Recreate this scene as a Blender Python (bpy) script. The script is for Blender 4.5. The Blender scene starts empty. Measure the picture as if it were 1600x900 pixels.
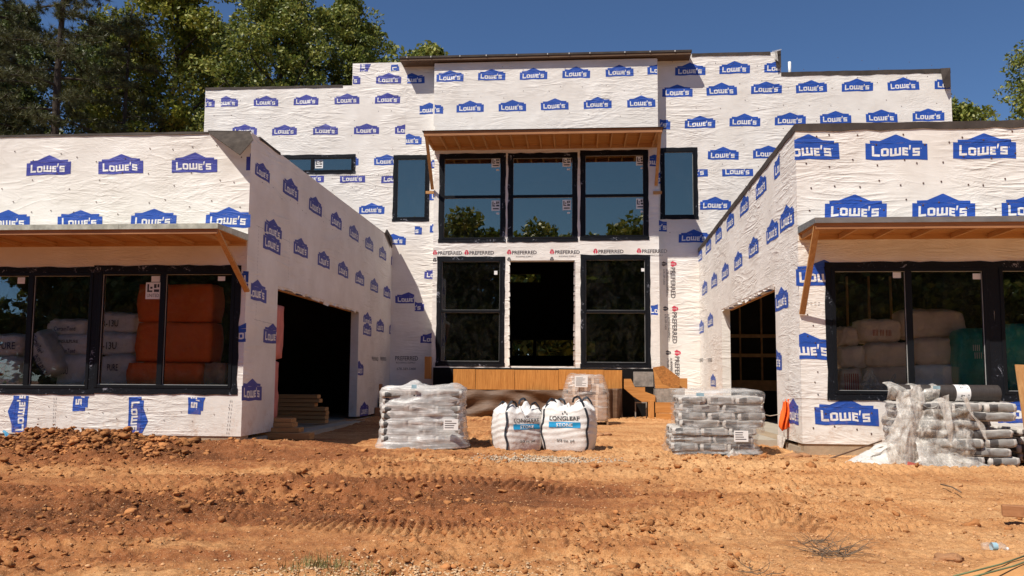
import bpy, bmesh, math, random
import numpy as np
from mathutils import Vector, Matrix, Euler
random.seed(7); RNG = np.random.default_rng(7)
S = bpy.context.scene
COL = S.collection
# ------------------------------------------------------------------ camera, sky, sun, exposure
F_PX, YAW, PITCH, ROLL, CY, CZ = 1297.88, 0.0789, 0.0892, 0.0071, 475.3, 1.25
_fw = Vector((-math.sin(YAW)*math.cos(PITCH), math.cos(YAW)*math.cos(PITCH), math.sin(PITCH)))
_rt = Vector((math.cos(YAW), math.sin(YAW), 0)); _up = _rt.cross(_fw)
_r2 = _rt*math.cos(ROLL)+_up*math.sin(ROLL); _u2 = -_rt*math.sin(ROLL)+_up*math.cos(ROLL)
cam = bpy.data.cameras.new('camera'); co = bpy.data.objects.new('camera', cam); COL.objects.link(co)
m = Matrix((( _r2.x,_u2.x,-_fw.x,0),(_r2.y,_u2.y,-_fw.y,0),(_r2.z,_u2.z,-_fw.z,CZ),(0,0,0,1)))
co.matrix_world = m
cam.sensor_width = 36; cam.lens = F_PX/1600*36; cam.shift_y = (CY-450)/1600; cam.clip_end = 2000; cam.clip_start = .05
S.camera = co
SUN = Vector((.48, .575, -1.0)).normalized()          # direction in which the light travels
wd = bpy.data.worlds.new('World'); S.world = wd; wd.use_nodes = True
nt = wd.node_tree; bg = nt.nodes['Background']; sk = nt.nodes.new('ShaderNodeTexSky'); sk.sky_type = 'NISHITA'
sk.sun_disc = False; sk.sun_elevation = math.asin(-SUN.z); sk.sun_rotation = math.atan2(-SUN.x, -SUN.y)
sk.air_density = .9; sk.dust_density = 0; sk.ozone_density = 9; sk.altitude = 300
nt.links.new(sk.outputs[0], bg.inputs[0]); bg.inputs[1].default_value = .076
sl = bpy.data.lights.new('sun', 'SUN'); sl.energy = 4.7; sl.angle = math.radians(.5); sl.color = (1, .93, .83)
so = bpy.data.objects.new('sun', sl); COL.objects.link(so); so.rotation_euler = SUN.to_track_quat('-Z', 'Y').to_euler()
S.view_settings.view_transform = 'Standard'; S.view_settings.look = 'None'; S.view_settings.gamma = 1
S.view_settings.exposure = .30
S.render.engine = 'CYCLES'; S.cycles.max_bounces = 6; S.cycles.transparent_max_bounces = 14

def W(px, py, X=None, Y=None, Z=None):
    """the point of the place that lies on a given plane, measured off the photograph (1600 x 900)"""
    d = _fw*F_PX + _r2*(px-800) + _u2*(CY-py)
    if Y is not None: t = Y/d.y
    elif X is not None: t = X/d.x
    else: t = (Z-CZ)/d.z
    return Vector((d.x*t, d.y*t, CZ+d.z*t))

# ------------------------------------------------------------------ materials
def nodes(name):
    mt = bpy.data.materials.new(name); mt.use_nodes = True
    n = mt.node_tree; return mt, n, n.nodes['Principled BSDF'], n.nodes['Material Output']
def N(n, t, **k):
    x = n.nodes.new(t)
    for a, b in k.items(): setattr(x, a, b)
    return x
def mth(n, op, a, b=None, c=None):
    x = n.nodes.new('ShaderNodeMath'); x.operation = op
    for i, v in enumerate((a, b, c)):
        if v is None: continue
        if isinstance(v, (int, float)): x.inputs[i].default_value = v
        else: n.links.new(v, x.inputs[i])
    return x.outputs[0]
def noise(n, vec, scale, detail=4, rough=.55, dist=0):
    x = n.nodes.new('ShaderNodeTexNoise'); x.inputs['Scale'].default_value = scale; x.inputs['Detail'].default_value = detail
    x.inputs['Roughness'].default_value = rough; x.inputs['Distortion'].default_value = dist
    if vec is not None: n.links.new(vec, x.inputs['Vector'])
    return x.outputs['Fac']
def ramp(n, fac, stops):
    x = n.nodes.new('ShaderNodeValToRGB'); e = x.color_ramp.elements
    while len(e) < len(stops): e.new(.5)
    for i, (p, c) in enumerate(stops):
        e[i].position = p; e[i].color = (*c, 1) if len(c) == 3 else c
    n.links.new(fac, x.inputs[0]); return x.outputs[0]
def mapping(n, vec, rot=(0,0,0), scale=(1,1,1), loc=(0,0,0)):
    x = n.nodes.new('ShaderNodeMapping'); x.inputs['Rotation'].default_value = rot; x.inputs['Scale'].default_value = scale
    x.inputs['Location'].default_value = loc; n.links.new(vec, x.inputs['Vector']); return x.outputs[0]
def bump(n, h, strength, dist, bs):
    x = n.nodes.new('ShaderNodeBump'); x.inputs['Strength'].default_value = strength; x.inputs['Distance'].default_value = dist
    n.links.new(h, x.inputs['Height']); n.links.new(x.outputs[0], bs.inputs['Normal']); return x
def mixc(n, f, a, b):
    x = n.nodes.new('ShaderNodeMix'); x.data_type = 'RGBA'
    for s, v in ((x.inputs['Factor'], f), (x.inputs['A'], a), (x.inputs['B'], b)):
        if isinstance(v, (int, float)): s.default_value = v
        elif isinstance(v, tuple): s.default_value = (*v, 1)
        else: n.links.new(v, s)
    return x.outputs['Result']
def wrap_height(n):
    g = N(n, 'ShaderNodeNewGeometry').outputs['Position']
    s = N(n, 'ShaderNodeSeparateXYZ'); n.links.new(g, s.inputs[0])
    u = mth(n, 'ADD', s.outputs[0], s.outputs[1]); c = N(n, 'ShaderNodeCombineXYZ')
    n.links.new(u, c.inputs[0]); n.links.new(s.outputs[2], c.inputs[1]); v = c.outputs[0]
    tot = None
    for i, (rot, sx, sy, sc, amp, dist) in enumerate(((.22, .55, 1.7, .9, .55, 1.9), (-.8, .5, 2.6, 1.3, .9, 1.4), (.85, .5, 2.8, 1.2, .9, 1.5), (1.45, .6, 2.6, 1.5, .5, 1.1), (.65, .7, 2.2, 3.6, .30, 1.8), (-.75, .7, 2.2, 4.2, .32, 1.8), (1.2, .7, 2.2, 7, .12, 1.5))):
        nz = noise(n, mapping(n, v, (0,0,rot), (sx, sy, 1), (i*7.3, i*3.1, 0)), sc, 2.5, .55, dist)
        r = mth(n, 'ABSOLUTE', mth(n, 'SUBTRACT', nz, .5)); r = mth(n, 'MULTIPLY', r, -6); r = mth(n, 'EXPONENT', r)
        r = mth(n, 'POWER', r, 1.6)
        mk = mth(n, 'SMOOTH_MIN', mth(n, 'MAXIMUM', mth(n, 'MULTIPLY', mth(n, 'SUBTRACT', noise(n, mapping(n, v, loc=(i*11.,5,3)), .6, 3), .49), 8), .05), 1.0, .1)
        r = mth(n, 'MULTIPLY', mth(n, 'MULTIPLY', r, mk), amp)
        tot = r if tot is None else mth(n, 'ADD', tot, r)
    tot = mth(n, 'ADD', tot, mth(n, 'MULTIPLY', noise(n, v, .8, 3), 2.2))
    tot = mth(n, 'ADD', tot, mth(n, 'MULTIPLY', noise(n, v, 38, 2), .05))
    return tot, v
def wrap_mat(name, col, rough=.55, dirt=.0):
    mt, n, b, o = nodes(name); h, v = wrap_height(n)
    bump(n, h, 1.0, .0125, b)
    f = noise(n, v, 1.3, 5, .6)
    dark = tuple(c*k for c, k in zip(col, (.86, .84, .82)))
    c = mixc(n, ramp(n, f, ((.35, (0,0,0)), (.7, (1,1,1)))), dark, col)
    s3 = N(n, 'ShaderNodeSeparateXYZ'); n.links.new(N(n, 'ShaderNodeNewGeometry').outputs['Position'], s3.inputs[0])
    low = ramp(n, s3.outputs[2], ((.25, (1,1,1)), (.95, (0,0,0)))); sp = ramp(n, noise(n, v, 5, 6, .75), ((.50, (0,0,0)), (.68, (1,1,1))))
    c = mixc(n, mth(n, 'MULTIPLY', mth(n, 'MULTIPLY', low, sp), .55), c, (.42,.22,.10))     # splashed mud low on the sheet
    n.links.new(c, b.inputs['Base Color']); b.inputs['Roughness'].default_value = rough
    b.inputs['Specular IOR Level'].default_value = .35
    return mt
def simple(name, col, rough=.7, bs=0, bscale=20, var=.25, vscale=4, spec=.3, metal=0, coords='Object', stretch=None, detail=5):
    mt, n, b, o = nodes(name)
    tc = N(n, 'ShaderNodeTexCoord').outputs[coords] if coords != 'Pos' else N(n, 'ShaderNodeNewGeometry').outputs['Position']
    if stretch: tc = mapping(n, tc, scale=stretch)
    f = noise(n, tc, vscale, detail, .6)
    lo = tuple(c*(1-var) for c in col); hi = tuple(min(1, c*(1+var)) for c in col)
    n.links.new(ramp(n, f, ((.3, lo), (.7, hi))), b.inputs['Base Color'])
    b.inputs['Roughness'].default_value = rough; b.inputs['Specular IOR Level'].default_value = spec; b.inputs['Metallic'].default_value = metal
    if bs: bump(n, noise(n, tc, bscale, 4, .6), 1, bs, b)
    return mt
def wood(name, c1, c2, rough=.7, along='x', scale=1.0, rnd=True):
    mt, n, b, o = nodes(name); tc = N(n, 'ShaderNodeTexCoord').outputs['Object']
    sc = {'x': (.6, 9, 9), 'y': (9, .6, 9), 'z': (9, 9, .6)}[along]
    v = mapping(n, tc, scale=tuple(a*scale for a in sc))
    f = noise(n, v, 2.2, 6, .62, 1.2)
    col = ramp(n, f, ((.3, c1), (.5, tuple((a+d)/2 for a, d in zip(c1, c2))), (.68, c2)))
    big = noise(n, tc, 1.1, 3)
    col = mixc(n, mth(n, 'MULTIPLY', big, .35), col, tuple(a*.6 for a in c1))
    n.links.new(col, b.inputs['Base Color']); b.inputs['Roughness'].default_value = rough; b.inputs['Specular IOR Level'].default_value = .25
    bump(n, f, .6, .002, b); return mt
def film_mat(name, white=.8, a0=.12, a1=.85, sc=(1.2, 1.2, 14), tint=(.8,.78,.75), rough=.22):
    mt, n, b, o = nodes(name); tc = N(n, 'ShaderNodeTexCoord').outputs['Object']
    v = mapping(n, tc, (.12, .16, .2), sc)
    f = noise(n, v, 1.5, 6, .65, 1.4); g = noise(n, tc, 5, 4, .6, .8)
    k = mth(n, 'ADD', mth(n, 'MULTIPLY', f, .7), mth(n, 'MULTIPLY', g, .3))
    al = ramp(n, k, ((.36, (a0,)*3), (.52, ((a0+a1)/2.6,)*3), (.62, (a1,)*3)))
    n.links.new(al, b.inputs['Alpha'])
    b.inputs['Base Color'].default_value = (*[t*white for t in tint], 1); b.inputs['Roughness'].default_value = rough
    b.inputs['Specular IOR Level'].default_value = .7
    bump(n, k, 1, .02, b); return mt
def glass_mat(name, refl, tint, gl=(.82,.92,.97)):
    mt = bpy.data.materials.new(name); mt.use_nodes = True; n = mt.node_tree; n.nodes.clear()
    o = N(n, 'ShaderNodeOutputMaterial'); t = N(n, 'ShaderNodeBsdfTransparent'); t.inputs[0].default_value = (*tint, 1)
    g = N(n, 'ShaderNodeBsdfGlossy'); g.inputs[0].default_value = (*gl, 1); g.inputs['Roughness'].default_value = .004
    ps = N(n, 'ShaderNodeNewGeometry').outputs['Position']
    bp = N(n, 'ShaderNodeBump'); bp.inputs['Strength'].default_value = 1; bp.inputs['Distance'].default_value = .0015
    n.links.new(noise(n, ps, .9, 1), bp.inputs['Height']); n.links.new(bp.outputs[0], g.inputs['Normal'])
    lw = N(n, 'ShaderNodeFresnel'); lw.inputs[0].default_value = 1.5
    fac = mth(n, 'ADD', mth(n, 'MULTIPLY', lw.outputs[0], 1.2), refl)
    df = N(n, 'ShaderNodeBsdfDiffuse'); df.inputs[0].default_value = (.7,.66,.6,1); t0 = t; mt_ = N(n, 'ShaderNodeMixShader')
    dust = ramp(n, noise(n, mapping(n, ps, (.2,0,.3), (1,1,.6)), 2.6, 7, .75, 1.2), ((.46, (.001,)*3), (.78, (.022,)*3))); n.links.new(dust, mt_.inputs[0]); n.links.new(t0.outputs[0], mt_.inputs[1]); n.links.new(df.outputs[0], mt_.inputs[2]); t = mt_
    mx = N(n, 'ShaderNodeMixShader'); n.links.new(fac, mx.inputs[0]); n.links.new(t.outputs[0], mx.inputs[1]); n.links.new(g.outputs[0], mx.inputs[2])
    n.links.new(mx.outputs[0], o.inputs[0]); return mt
M = {}
M['wrap'] = wrap_mat('house_wrap', (.82, .785, .735))
M['blue'] = wrap_mat('print_blue', (.022, .085, .42), .5)
M['violet'] = wrap_mat('print_violet_blue', (.055, .065, .34), .5)
M['pwhite'] = wrap_mat('print_white', (.83, .82, .80))
M['pred'] = wrap_mat('print_red', (.62, .06, .10)); M['pgrey'] = wrap_mat('print_grey', (.10, .09, .095))
M['tape'] = None
def tape_mat():
    mt, n, b, o = nodes('flashing_tape'); ps = N(n, 'ShaderNodeNewGeometry').outputs['Position']
    f = noise(n, ps, 9, 6, .7, 1.5); g = noise(n, ps, 2, 2)
    k = mth(n, 'MULTIPLY', f, mth(n, 'ADD', g, .5))
    n.links.new(ramp(n, k, ((.60, (.008,.009,.012)), (.66, (.03,.035,.045)), (.72, (.28,.28,.32)))), b.inputs['Base Color'])
    b.inputs['Roughness'].default_value = .5; b.inputs['Specular IOR Level'].default_value = .14; bump(n, f, 1, .008, b); return mt
M['tape'] = tape_mat()
M['black'] = simple('black_frame', (.007,.008,.010), .45, var=.1, spec=.16)
M['gasket'] = simple('sealant_grey', (.45,.44,.42), .6)
M['glass'] = glass_mat('window_glass', .03, (.965,.97,.97)); M['glass_up'] = glass_mat('window_glass_coated', .19, (.5,.55,.56), (1.0,.95,.74))
M['glass_mid'] = glass_mat('window_glass_dark', .05, (.6,.64,.64))
M['sticker'] = simple('paper_white', (.78,.77,.75), .6, var=.05)
M['ink'] = simple('ink_dark', (.05,.05,.055), .6, var=.05)
M['lumber'] = wood('lumber', (.42,.20,.07), (.62,.36,.15), along='x')
M['lumber_y'] = wood('lumber_lengthwise', (.45,.21,.07), (.65,.38,.16), along='y')
M['lumber_z'] = wood('lumber_upright', (.42,.2,.07), (.62,.36,.15), along='z')
M['fascia'] = wood('fascia_board', (.30,.13,.055), (.46,.22,.10), along='x')
M['ply'] = wood('plywood', (.40,.165,.04), (.60,.29,.09), along='x', scale=.7)
M['ply_z'] = wood('plywood_upright', (.40,.165,.04), (.58,.28,.09), along='z', scale=.7)
M['darkboard'] = wood('weathered_dark_board', (.10,.06,.035), (.20,.12,.07), along='x')
M['void'] = simple('shade_black', (.010,.009,.009), .8, var=.1, spec=.1)  # shade of the openings under porch and bay, put into a near-black colour
M['ply_rim'] = wood('rough_plywood', (.40,.15,.03), (.68,.31,.08), along='z', scale=1.3)
M['osb'] = simple('strand_board', (.36,.15,.04), .8, .004, 40, .35, 22, coords='Object')
M['membrane'] = simple('roof_membrane', (.055,.043,.036), .75, .006, 6, .35, 3)
M['membrane2'] = simple('rough_membrane', (.065,.052,.042), .9, .012, 14, .35, 9)
M['skirt'] = simple('brown_sheet', (.12,.068,.040), .55, .02, 3, .25, 2, stretch=(1,1,5))
M['metal'] = simple('galvanised_flashing', (.42,.43,.42), .38, .003, 5, .2, 3, metal=.8, stretch=(1,3,3))
M['greenflash'] = simple('drip_edge', (.50,.52,.44), .45, .003, 8, .35, 6, metal=.2)
M['concrete'] = simple('foundation_concrete', (.36,.27,.18), .9, .008, 14, .25, 3, coords='Pos')
M['slab'] = simple('concrete_slab', (.40,.35,.28), .9, .004, 20, .15, 2, coords='Pos')
M['cgrey'] = simple('grey_concrete', (.26,.23,.20), .9, .01, 18, .35, 7, coords='Pos')
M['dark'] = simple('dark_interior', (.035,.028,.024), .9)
M['stud'] = simple('framing_timber', (.62,.36,.18), .8, coords='Pos')
M['rust'] = simple('nail_head', (.10,.05,.04), .6)
M['stitch'] = simple('staple_mark', (.16,.15,.16), .7)
M['paperbag'] = simple('cement_bag_paper', (.50,.47,.43), .6, .008, 9, .12, 5)
M['bagprint'] = simple('cement_bag_print', (.075,.07,.068), .6, .003, 30, .25, 14)
M['bagprint2'] = simple('cement_bag_grey_print', (.25,.24,.225), .6, .003, 30, .2, 14)
M['bagblue'] = simple('pale_blue_print', (.30,.47,.55), .5)
M['film'] = film_mat('stretch_film', 1.0, .30, .92, (.8,.8,9)); M['film_thin'] = film_mat('stretch_film_thin', .9, .05, .55, (1.3,1.3,10))
M['film_rag'] = film_mat('torn_film', .92, .16, .72, (7,7,3), (.80,.76,.69), .3)
M['fibc'] = simple('woven_white_bag', (.70,.68,.65), .6, .02, 5, .06, 3)
M['strap'] = simple('dark_webbing', (.025,.03,.04), .6)
M['cyan'] = simple('label_cyan', (.02,.30,.58), .5, var=.1)
M['carton'] = simple('carton_brown', (.38,.24,.16), .7, .003, 20, .15, 5)
M['vest'] = simple('orange_cloth', (.90,.14,.02), .7, .02, 6, .15, 4)
M['pink'] = simple('pink_insulation', (.58,.20,.16), .8, .02, 4, .2, 4, stretch=(2,2,.6))
M['orangebox'] = simple('orange_package', (.95,.17,.03), .5, .01, 5, .15, 2)
M['ins_white'] = simple('white_insulation_bag', (.80,.79,.77), .35, .03, 5, .12, 3)
M['ins_kraft'] = simple('kraft_insulation_bag', (.72,.54,.40), .5, .03, 5, .15, 3)
M['teal'] = simple('teal_bag', (.02,.32,.27), .35, .03, 4, .15, 3)
M['redprint'] = simple('red_print', (.55,.03,.03), .5)
M['navyprint'] = simple('navy_print', (.03,.05,.16), .5)
M['rollblack'] = simple('black_roll', (.05,.042,.038), .5, .003, 30, .2, 8, stretch=(8,1,1))
M['plastic_white'] = simple('white_sheet', (.60,.58,.54), .45, .02, 6, .06, 3)
M['redplank'] = simple('red_plastic', (.50,.12,.10), .5)
M['pipe'] = simple('white_pipe', (.75,.75,.73), .4); M['hose'] = simple('blue_hose', (.05,.25,.42), .4)
M['wire'] = simple('pale_cable', (.62,.56,.42), .5)
M['rebar'] = simple('rusty_bar', (.13,.075,.05), .7)
M['twig'] = simple('dry_twig', (.17,.12,.08), .9); M['grass'] = simple('grass_blade', (.20,.17,.06), .7, var=.5)
M['rock'] = simple('sandy_rock', (.36,.18,.085), .95, .03, 9, .3, 4)
M['gravel2'] = simple('tan_gravel', (.56,.38,.22), .9, 0, 5, .4, 17, coords='Pos')
M['pebble'] = simple('sandy_pebble', (.52,.29,.14), .95, 0, 5, .45, 23, coords='Pos')
M['gravel'] = simple('pale_gravel', (.50,.40,.29), .9, 0, 5, .35, 11, coords='Pos')
M['clear'] = film_mat('clear_bottle', .9, .1, .4, (4,4,4))
def leaf_mat(name, c1, c2, c3):
    mt, n, b, o = nodes(name); tc = N(n, 'ShaderNodeTexCoord').outputs['Object']
    f = noise(n, tc, .55, 3); g = N(n, 'ShaderNodeTexWhiteNoise'); gg = N(n, 'ShaderNodeNewGeometry')
    n.links.new(gg.outputs['Random Per Island'], g.inputs['Vector']) if False else None
    k = mth(n, 'ADD', mth(n, 'MULTIPLY', f, .6), mth(n, 'MULTIPLY', gg.outputs['Random Per Island'], .4))
    col = ramp(n, k, ((.28, c1), (.5, c2), (.75, c3)))
    n.links.new(col, b.inputs['Base Color']); b.inputs['Roughness'].default_value = .45; b.inputs['Specular IOR Level'].default_value = .35
    tr = N(n, 'ShaderNodeBsdfTranslucent'); n.links.new(col, tr.inputs[0]); mx = N(n, 'ShaderNodeMixShader'); mx.inputs[0].default_value = .28
    n.links.new(b.outputs[0], mx.inputs[1]); n.links.new(tr.outputs[0], mx.inputs[2]); n.links.new(mx.outputs[0], o.inputs[0]); return mt
M['leaf'] = leaf_mat('leaf_green', (.075,.11,.02), (.19,.22,.04), (.36,.34,.08))
M['leaf_y'] = leaf_mat('leaf_yellow_green', (.10,.13,.018), (.22,.24,.032), (.42,.36,.06))
M['leaf_d'] = leaf_mat('leaf_dark', (.04,.062,.018), (.09,.12,.03), (.18,.20,.055))
M['needle'] = leaf_mat('pine_needle', (.045,.05,.018), (.085,.09,.032), (.17,.16,.06))
M['bark'] = simple('bark', (.06,.045,.035), .95, .02, 8, .35, 5, stretch=(3,3,.6))
# soil
def soil_mat():
    mt, n, b, o = nodes('red_clay'); ps = N(n, 'ShaderNodeNewGeometry').outputs['Position']
    big = noise(n, mapping(n, ps, scale=(.5, 1.1, 1)), .55, 5, .6, .6); med = noise(n, ps, 3.2, 6, .65, .4); fine = noise(n, ps, 26, 5, .7); vf = noise(n, ps, 120, 3, .7)
    band = noise(n, mapping(n, ps, (0,0,.12), scale=(.22, 1.7, 1)), 1.3, 5, .62, .5)
    k = mth(n, 'ADD', mth(n, 'ADD', mth(n, 'MULTIPLY', big, .40), mth(n, 'MULTIPLY', med, .28)), mth(n, 'MULTIPLY', band, .36))
    sx = N(n, 'ShaderNodeSeparateXYZ'); n.links.new(ps, sx.inputs[0])
    k = mth(n, 'ADD', k, mth(n, 'MULTIPLY', mth(n, 'ADD', sx.outputs[0], 1.0), .011))      # clay darker to the left: damp, with relief shade put into the colour too
    for (dx_, dy_, dr_, da_) in ((-3.4, 8.3, 2.3, .15), (-7.4, 12.2, 2.0, .17), (-1.0, 9.3, 1.9, .11), (-5.0, 6.6, 1.9, .08), (-.6, 7.5, 1.6, .05), (2.6, 9.2, 1.8, .05), (-3.6, 11.9, 1.2, .06)):  # dark patches mostly stand in for shade of the relief, partly damp clay
        dd = N(n, 'ShaderNodeVectorMath'); dd.operation = 'DISTANCE'; n.links.new(mapping(n, ps, scale=(.6, 1, 0)), dd.inputs[0]); dd.inputs[1].default_value = (dx_*.6, dy_, 0)
        q = mth(n, 'EXPONENT', mth(n, 'MULTIPLY', mth(n, 'POWER', mth(n, 'DIVIDE', dd.outputs['Value'], dr_*.62), 2), -1)); k = mth(n, 'SUBTRACT', k, mth(n, 'MULTIPLY', q, da_))
    col = ramp(n, k, ((.30, (.13,.046,.018)), (.40, (.28,.10,.036)), (.48, (.43,.192,.072)), (.56, (.57,.295,.122)), (.70, (.71,.425,.20))))
    col = mixc(n, ramp(n, fine, ((.36, (.5,)*3), (.54, (0,)*3))), col, (.24,.085,.03))
    col = mixc(n, ramp(n, vf, ((.58, (0,)*3), (.68, (.6,)*3))), col, (.78,.54,.33))
    col = mixc(n, ramp(n, vf, ((.34, (.7,)*3), (.42, (0,)*3))), col, (.16,.06,.022))
    vo = N(n, 'ShaderNodeTexVoronoi'); vo.inputs['Scale'].default_value = 38; n.links.new(mixc(n, .04, ps, N(n, 'ShaderNodeTexNoise').outputs['Color']), vo.inputs['Vector'])
    n.links.new(col, b.inputs['Base Color']); b.inputs['Roughness'].default_value = .95; b.inputs['Specular IOR Level'].default_value = .12
    h = mth(n, 'ADD', mth(n, 'MULTIPLY', fine, .018), mth(n, 'MULTIPLY', vf, .0055)); h = mth(n, 'ADD', h, mth(n, 'MULTIPLY', noise(n, ps, 9, 5, .7), .008)); h = mth(n, 'ADD', h, mth(n, 'MULTIPLY', mth(n, 'MULTIPLY', vo.outputs['Distance'], noise(n, ps, 2.5, 2)), -.009))
    bump(n, h, 1, 1, b); return mt
M['soil'] = soil_mat()
M['clod'] = simple('clay_clod', (.38,.165,.062), .95, .012, 22, .5, 1.7, .1, coords='Pos')
M['sandpatch'] = simple('orange_sand', (.55,.28,.11), .95, .004, 30, .15, 5, .1, coords='Pos')

# ------------------------------------------------------------------ object helpers
def link(o, parent=None):
    COL.objects.link(o)
    if parent is not None:
        o.parent = parent
        o.matrix_parent_inverse = Matrix.Identity(4) if parent.get('_loc') is None else Matrix.Translation(-Vector(parent['_loc']))
    return o
def tag(o, label=None, cat=None, group=None, kind=None):
    for k, v in (('label', label), ('category', cat), ('group', group), ('kind', kind)):
        if v: o[k] = v
    return o
def empty(name, loc, label, cat, group=None, rotz=0):
    o = bpy.data.objects.new(name, None); COL.objects.link(o); o.location = loc; o.rotation_euler[2] = rotz
    return tag(o, label, cat, group)
def child(o, parent, world=True):
    """parent a part; with world=True its mesh is in world coordinates and the parent chain only translates"""
    o.parent = parent
    if world:
        t = Vector((0,0,0)); p = parent
        if p.get('wparent'): t = Vector((0,0,0))
        else: t = -Vector(p.location)
        o.matrix_parent_inverse = Matrix.Translation(t); o['wparent'] = 1
    return o
def basis(d, upv=(0,0,1)):
    d = Vector(d).normalized(); u = Vector(upv)
    if abs(d.dot(u)) > .98: u = Vector((0,1,0))
    s = d.cross(u).normalized(); t = s.cross(d).normalized(); return d, s, t
class MB:
    def __init__(s): s.v = []; s.f = []; s.mi = []; s.sm = []
    def add(s, vs, fs, mi=0, sm=False):
        o = len(s.v); s.v += [tuple(v) for v in vs]; s.f += [tuple(i+o for i in f) for f in fs]; s.mi += [mi]*len(fs); s.sm += [sm]*len(fs); return s
    def box(s, a, b, mi=0):
        x0, x1 = sorted((a[0], b[0])); y0, y1 = sorted((a[1], b[1])); z0, z1 = sorted((a[2], b[2]))
        return s.add([(x0,y0,z0),(x1,y0,z0),(x1,y1,z0),(x0,y1,z0),(x0,y0,z1),(x1,y0,z1),(x1,y1,z1),(x0,y1,z1)], [(0,3,2,1),(4,5,6,7),(0,1,5,4),(1,2,6,5),(2,3,7,6),(3,0,4,7)], mi)
    def bar(s, p, q, w, h, upv=(0,0,1), mi=0):
        p, q = Vector(p), Vector(q); d, a, b = basis(q-p, upv); a = a*w/2; b = b*h/2
        return s.add([p-a-b, p+a-b, p+a+b, p-a+b, q-a-b, q+a-b, q+a+b, q-a+b], [(0,3,2,1),(4,5,6,7),(0,1,5,4),(1,2,6,5),(2,3,7,6),(3,0,4,7)], mi)
    def tube(s, pts, r, n=8, mi=0, cap=True):
        pts = [Vector(p) for p in pts]; rs = r if isinstance(r, (list, tuple)) else [r]*len(pts); vs = []; fs = []
        for i, p in enumerate(pts):
            d = (pts[min(i+1, len(pts)-1)]-pts[max(i-1, 0)]); d, a, b = basis(d, (.1,.2,1))
            for k in range(n): t = 2*math.pi*k/n; vs.append(p+a*math.cos(t)*rs[i]+b*math.sin(t)*rs[i])
        for i in range(len(pts)-1):
            for k in range(n): k2 = (k+1) % n; fs.append((i*n+k, i*n+k2, (i+1)*n+k2, (i+1)*n+k))
        if cap: fs.append(tuple(range(n))[::-1]); fs.append(tuple((len(pts)-1)*n+k for k in range(n)))
        return s.add(vs, fs, mi, True)
    def prism(s, poly, nrm, th, mi=0):
        n = Vector(nrm)*th; k = len(poly); a = [Vector(p) for p in poly]; vs = a+[p+n for p in a]
        return s.add(vs, [tuple(range(k))[::-1], tuple(range(k, 2*k))]+[(i, (i+1) % k, (i+1) % k+k, i+k) for i in range(k)], mi)
    def mesh(s, name, mats):
        me = bpy.data.meshes.new(name); me.from_pydata(s.v, [], s.f)
        for mm in (mats if isinstance(mats, (list, tuple)) else [mats]): me.materials.append(mm)
        me.polygons.foreach_set('material_index', s.mi); me.polygons.foreach_set('use_smooth', s.sm)
        me.update(); return me
    def build(s, name, mats, parent=None, world=True, label=None):
        o = bpy.data.objects.new(name, s.mesh(name, mats)); COL.objects.link(o)
        if parent is not None: child(o, parent, world)
        if label: o['label'] = label
        return o
def fix_normals(o):
    bm = bmesh.new(); bm.from_mesh(o.data); bmesh.ops.recalc_face_normals(bm, faces=bm.faces); bm.to_mesh(o.data); bm.free(); return o
def npmesh(name, v, f, mats, smooth=False, mi=None):
    v = np.asarray(v, np.float32); f = np.asarray(f, np.int32); me = bpy.data.meshes.new(name); k = f.shape[1]
    me.vertices.add(len(v)); me.vertices.foreach_set('co', v.ravel()); me.loops.add(f.size); me.loops.foreach_set('vertex_index', f.ravel())
    me.polygons.add(len(f)); me.polygons.foreach_set('loop_start', np.arange(0, f.size, k, dtype=np.int32)); me.polygons.foreach_set('loop_total', np.full(len(f), k, np.int32))
    for mm in (mats if isinstance(mats, (list, tuple)) else [mats]): me.materials.append(mm)
    if mi is not None: me.polygons.foreach_set('material_index', np.asarray(mi, np.int32))
    if smooth: me.polygons.foreach_set('use_smooth', np.ones(len(f), bool))
    me.update(calc_edges=True); return me
def npobj(name, v, f, mats, parent=None, smooth=False, world=True, mi=None):
    o = bpy.data.objects.new(name, npmesh(name, v, f, mats, smooth, mi)); COL.objects.link(o)
    if parent is not None: child(o, parent, world)
    return o
def bevel(o, w=.004, seg=1):
    b = o.modifiers.new('bevel', 'BEVEL'); b.width = w; b.segments = seg; b.limit_method = 'ANGLE'; return o
# value noise in numpy
def vnoise(x, y, seed=0):
    xi = np.floor(x).astype(np.int64); yi = np.floor(y).astype(np.int64); xf = x-xi; yf = y-yi
    def h(a, b):
        n = (a*374761393+b*668265263+seed*982451653) & 0x7fffffff; n = ((n ^ (n >> 13))*1274126177) & 0x7fffffff; return ((n ^ (n >> 16)) & 0xffff)/65535.
    u = xf*xf*(3-2*xf); w = yf*yf*(3-2*yf)
    return (h(xi,yi)*(1-u)+h(xi+1,yi)*u)*(1-w)+(h(xi,yi+1)*(1-u)+h(xi+1,yi+1)*u)*w
def fbm(x, y, sc, oc=4, seed=0, gain=.5):
    t = 0; a = 1; tot = 0
    for i in range(oc): t = t+a*(vnoise(x*sc+17.3*i, y*sc-9.1*i, seed+i)-.5); tot += a; a *= gain; sc *= 2.03
    return t/tot*2
def sstep(a, b, x): t = np.clip((x-a)/(b-a), 0, 1); return t*t*(3-2*t)

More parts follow.
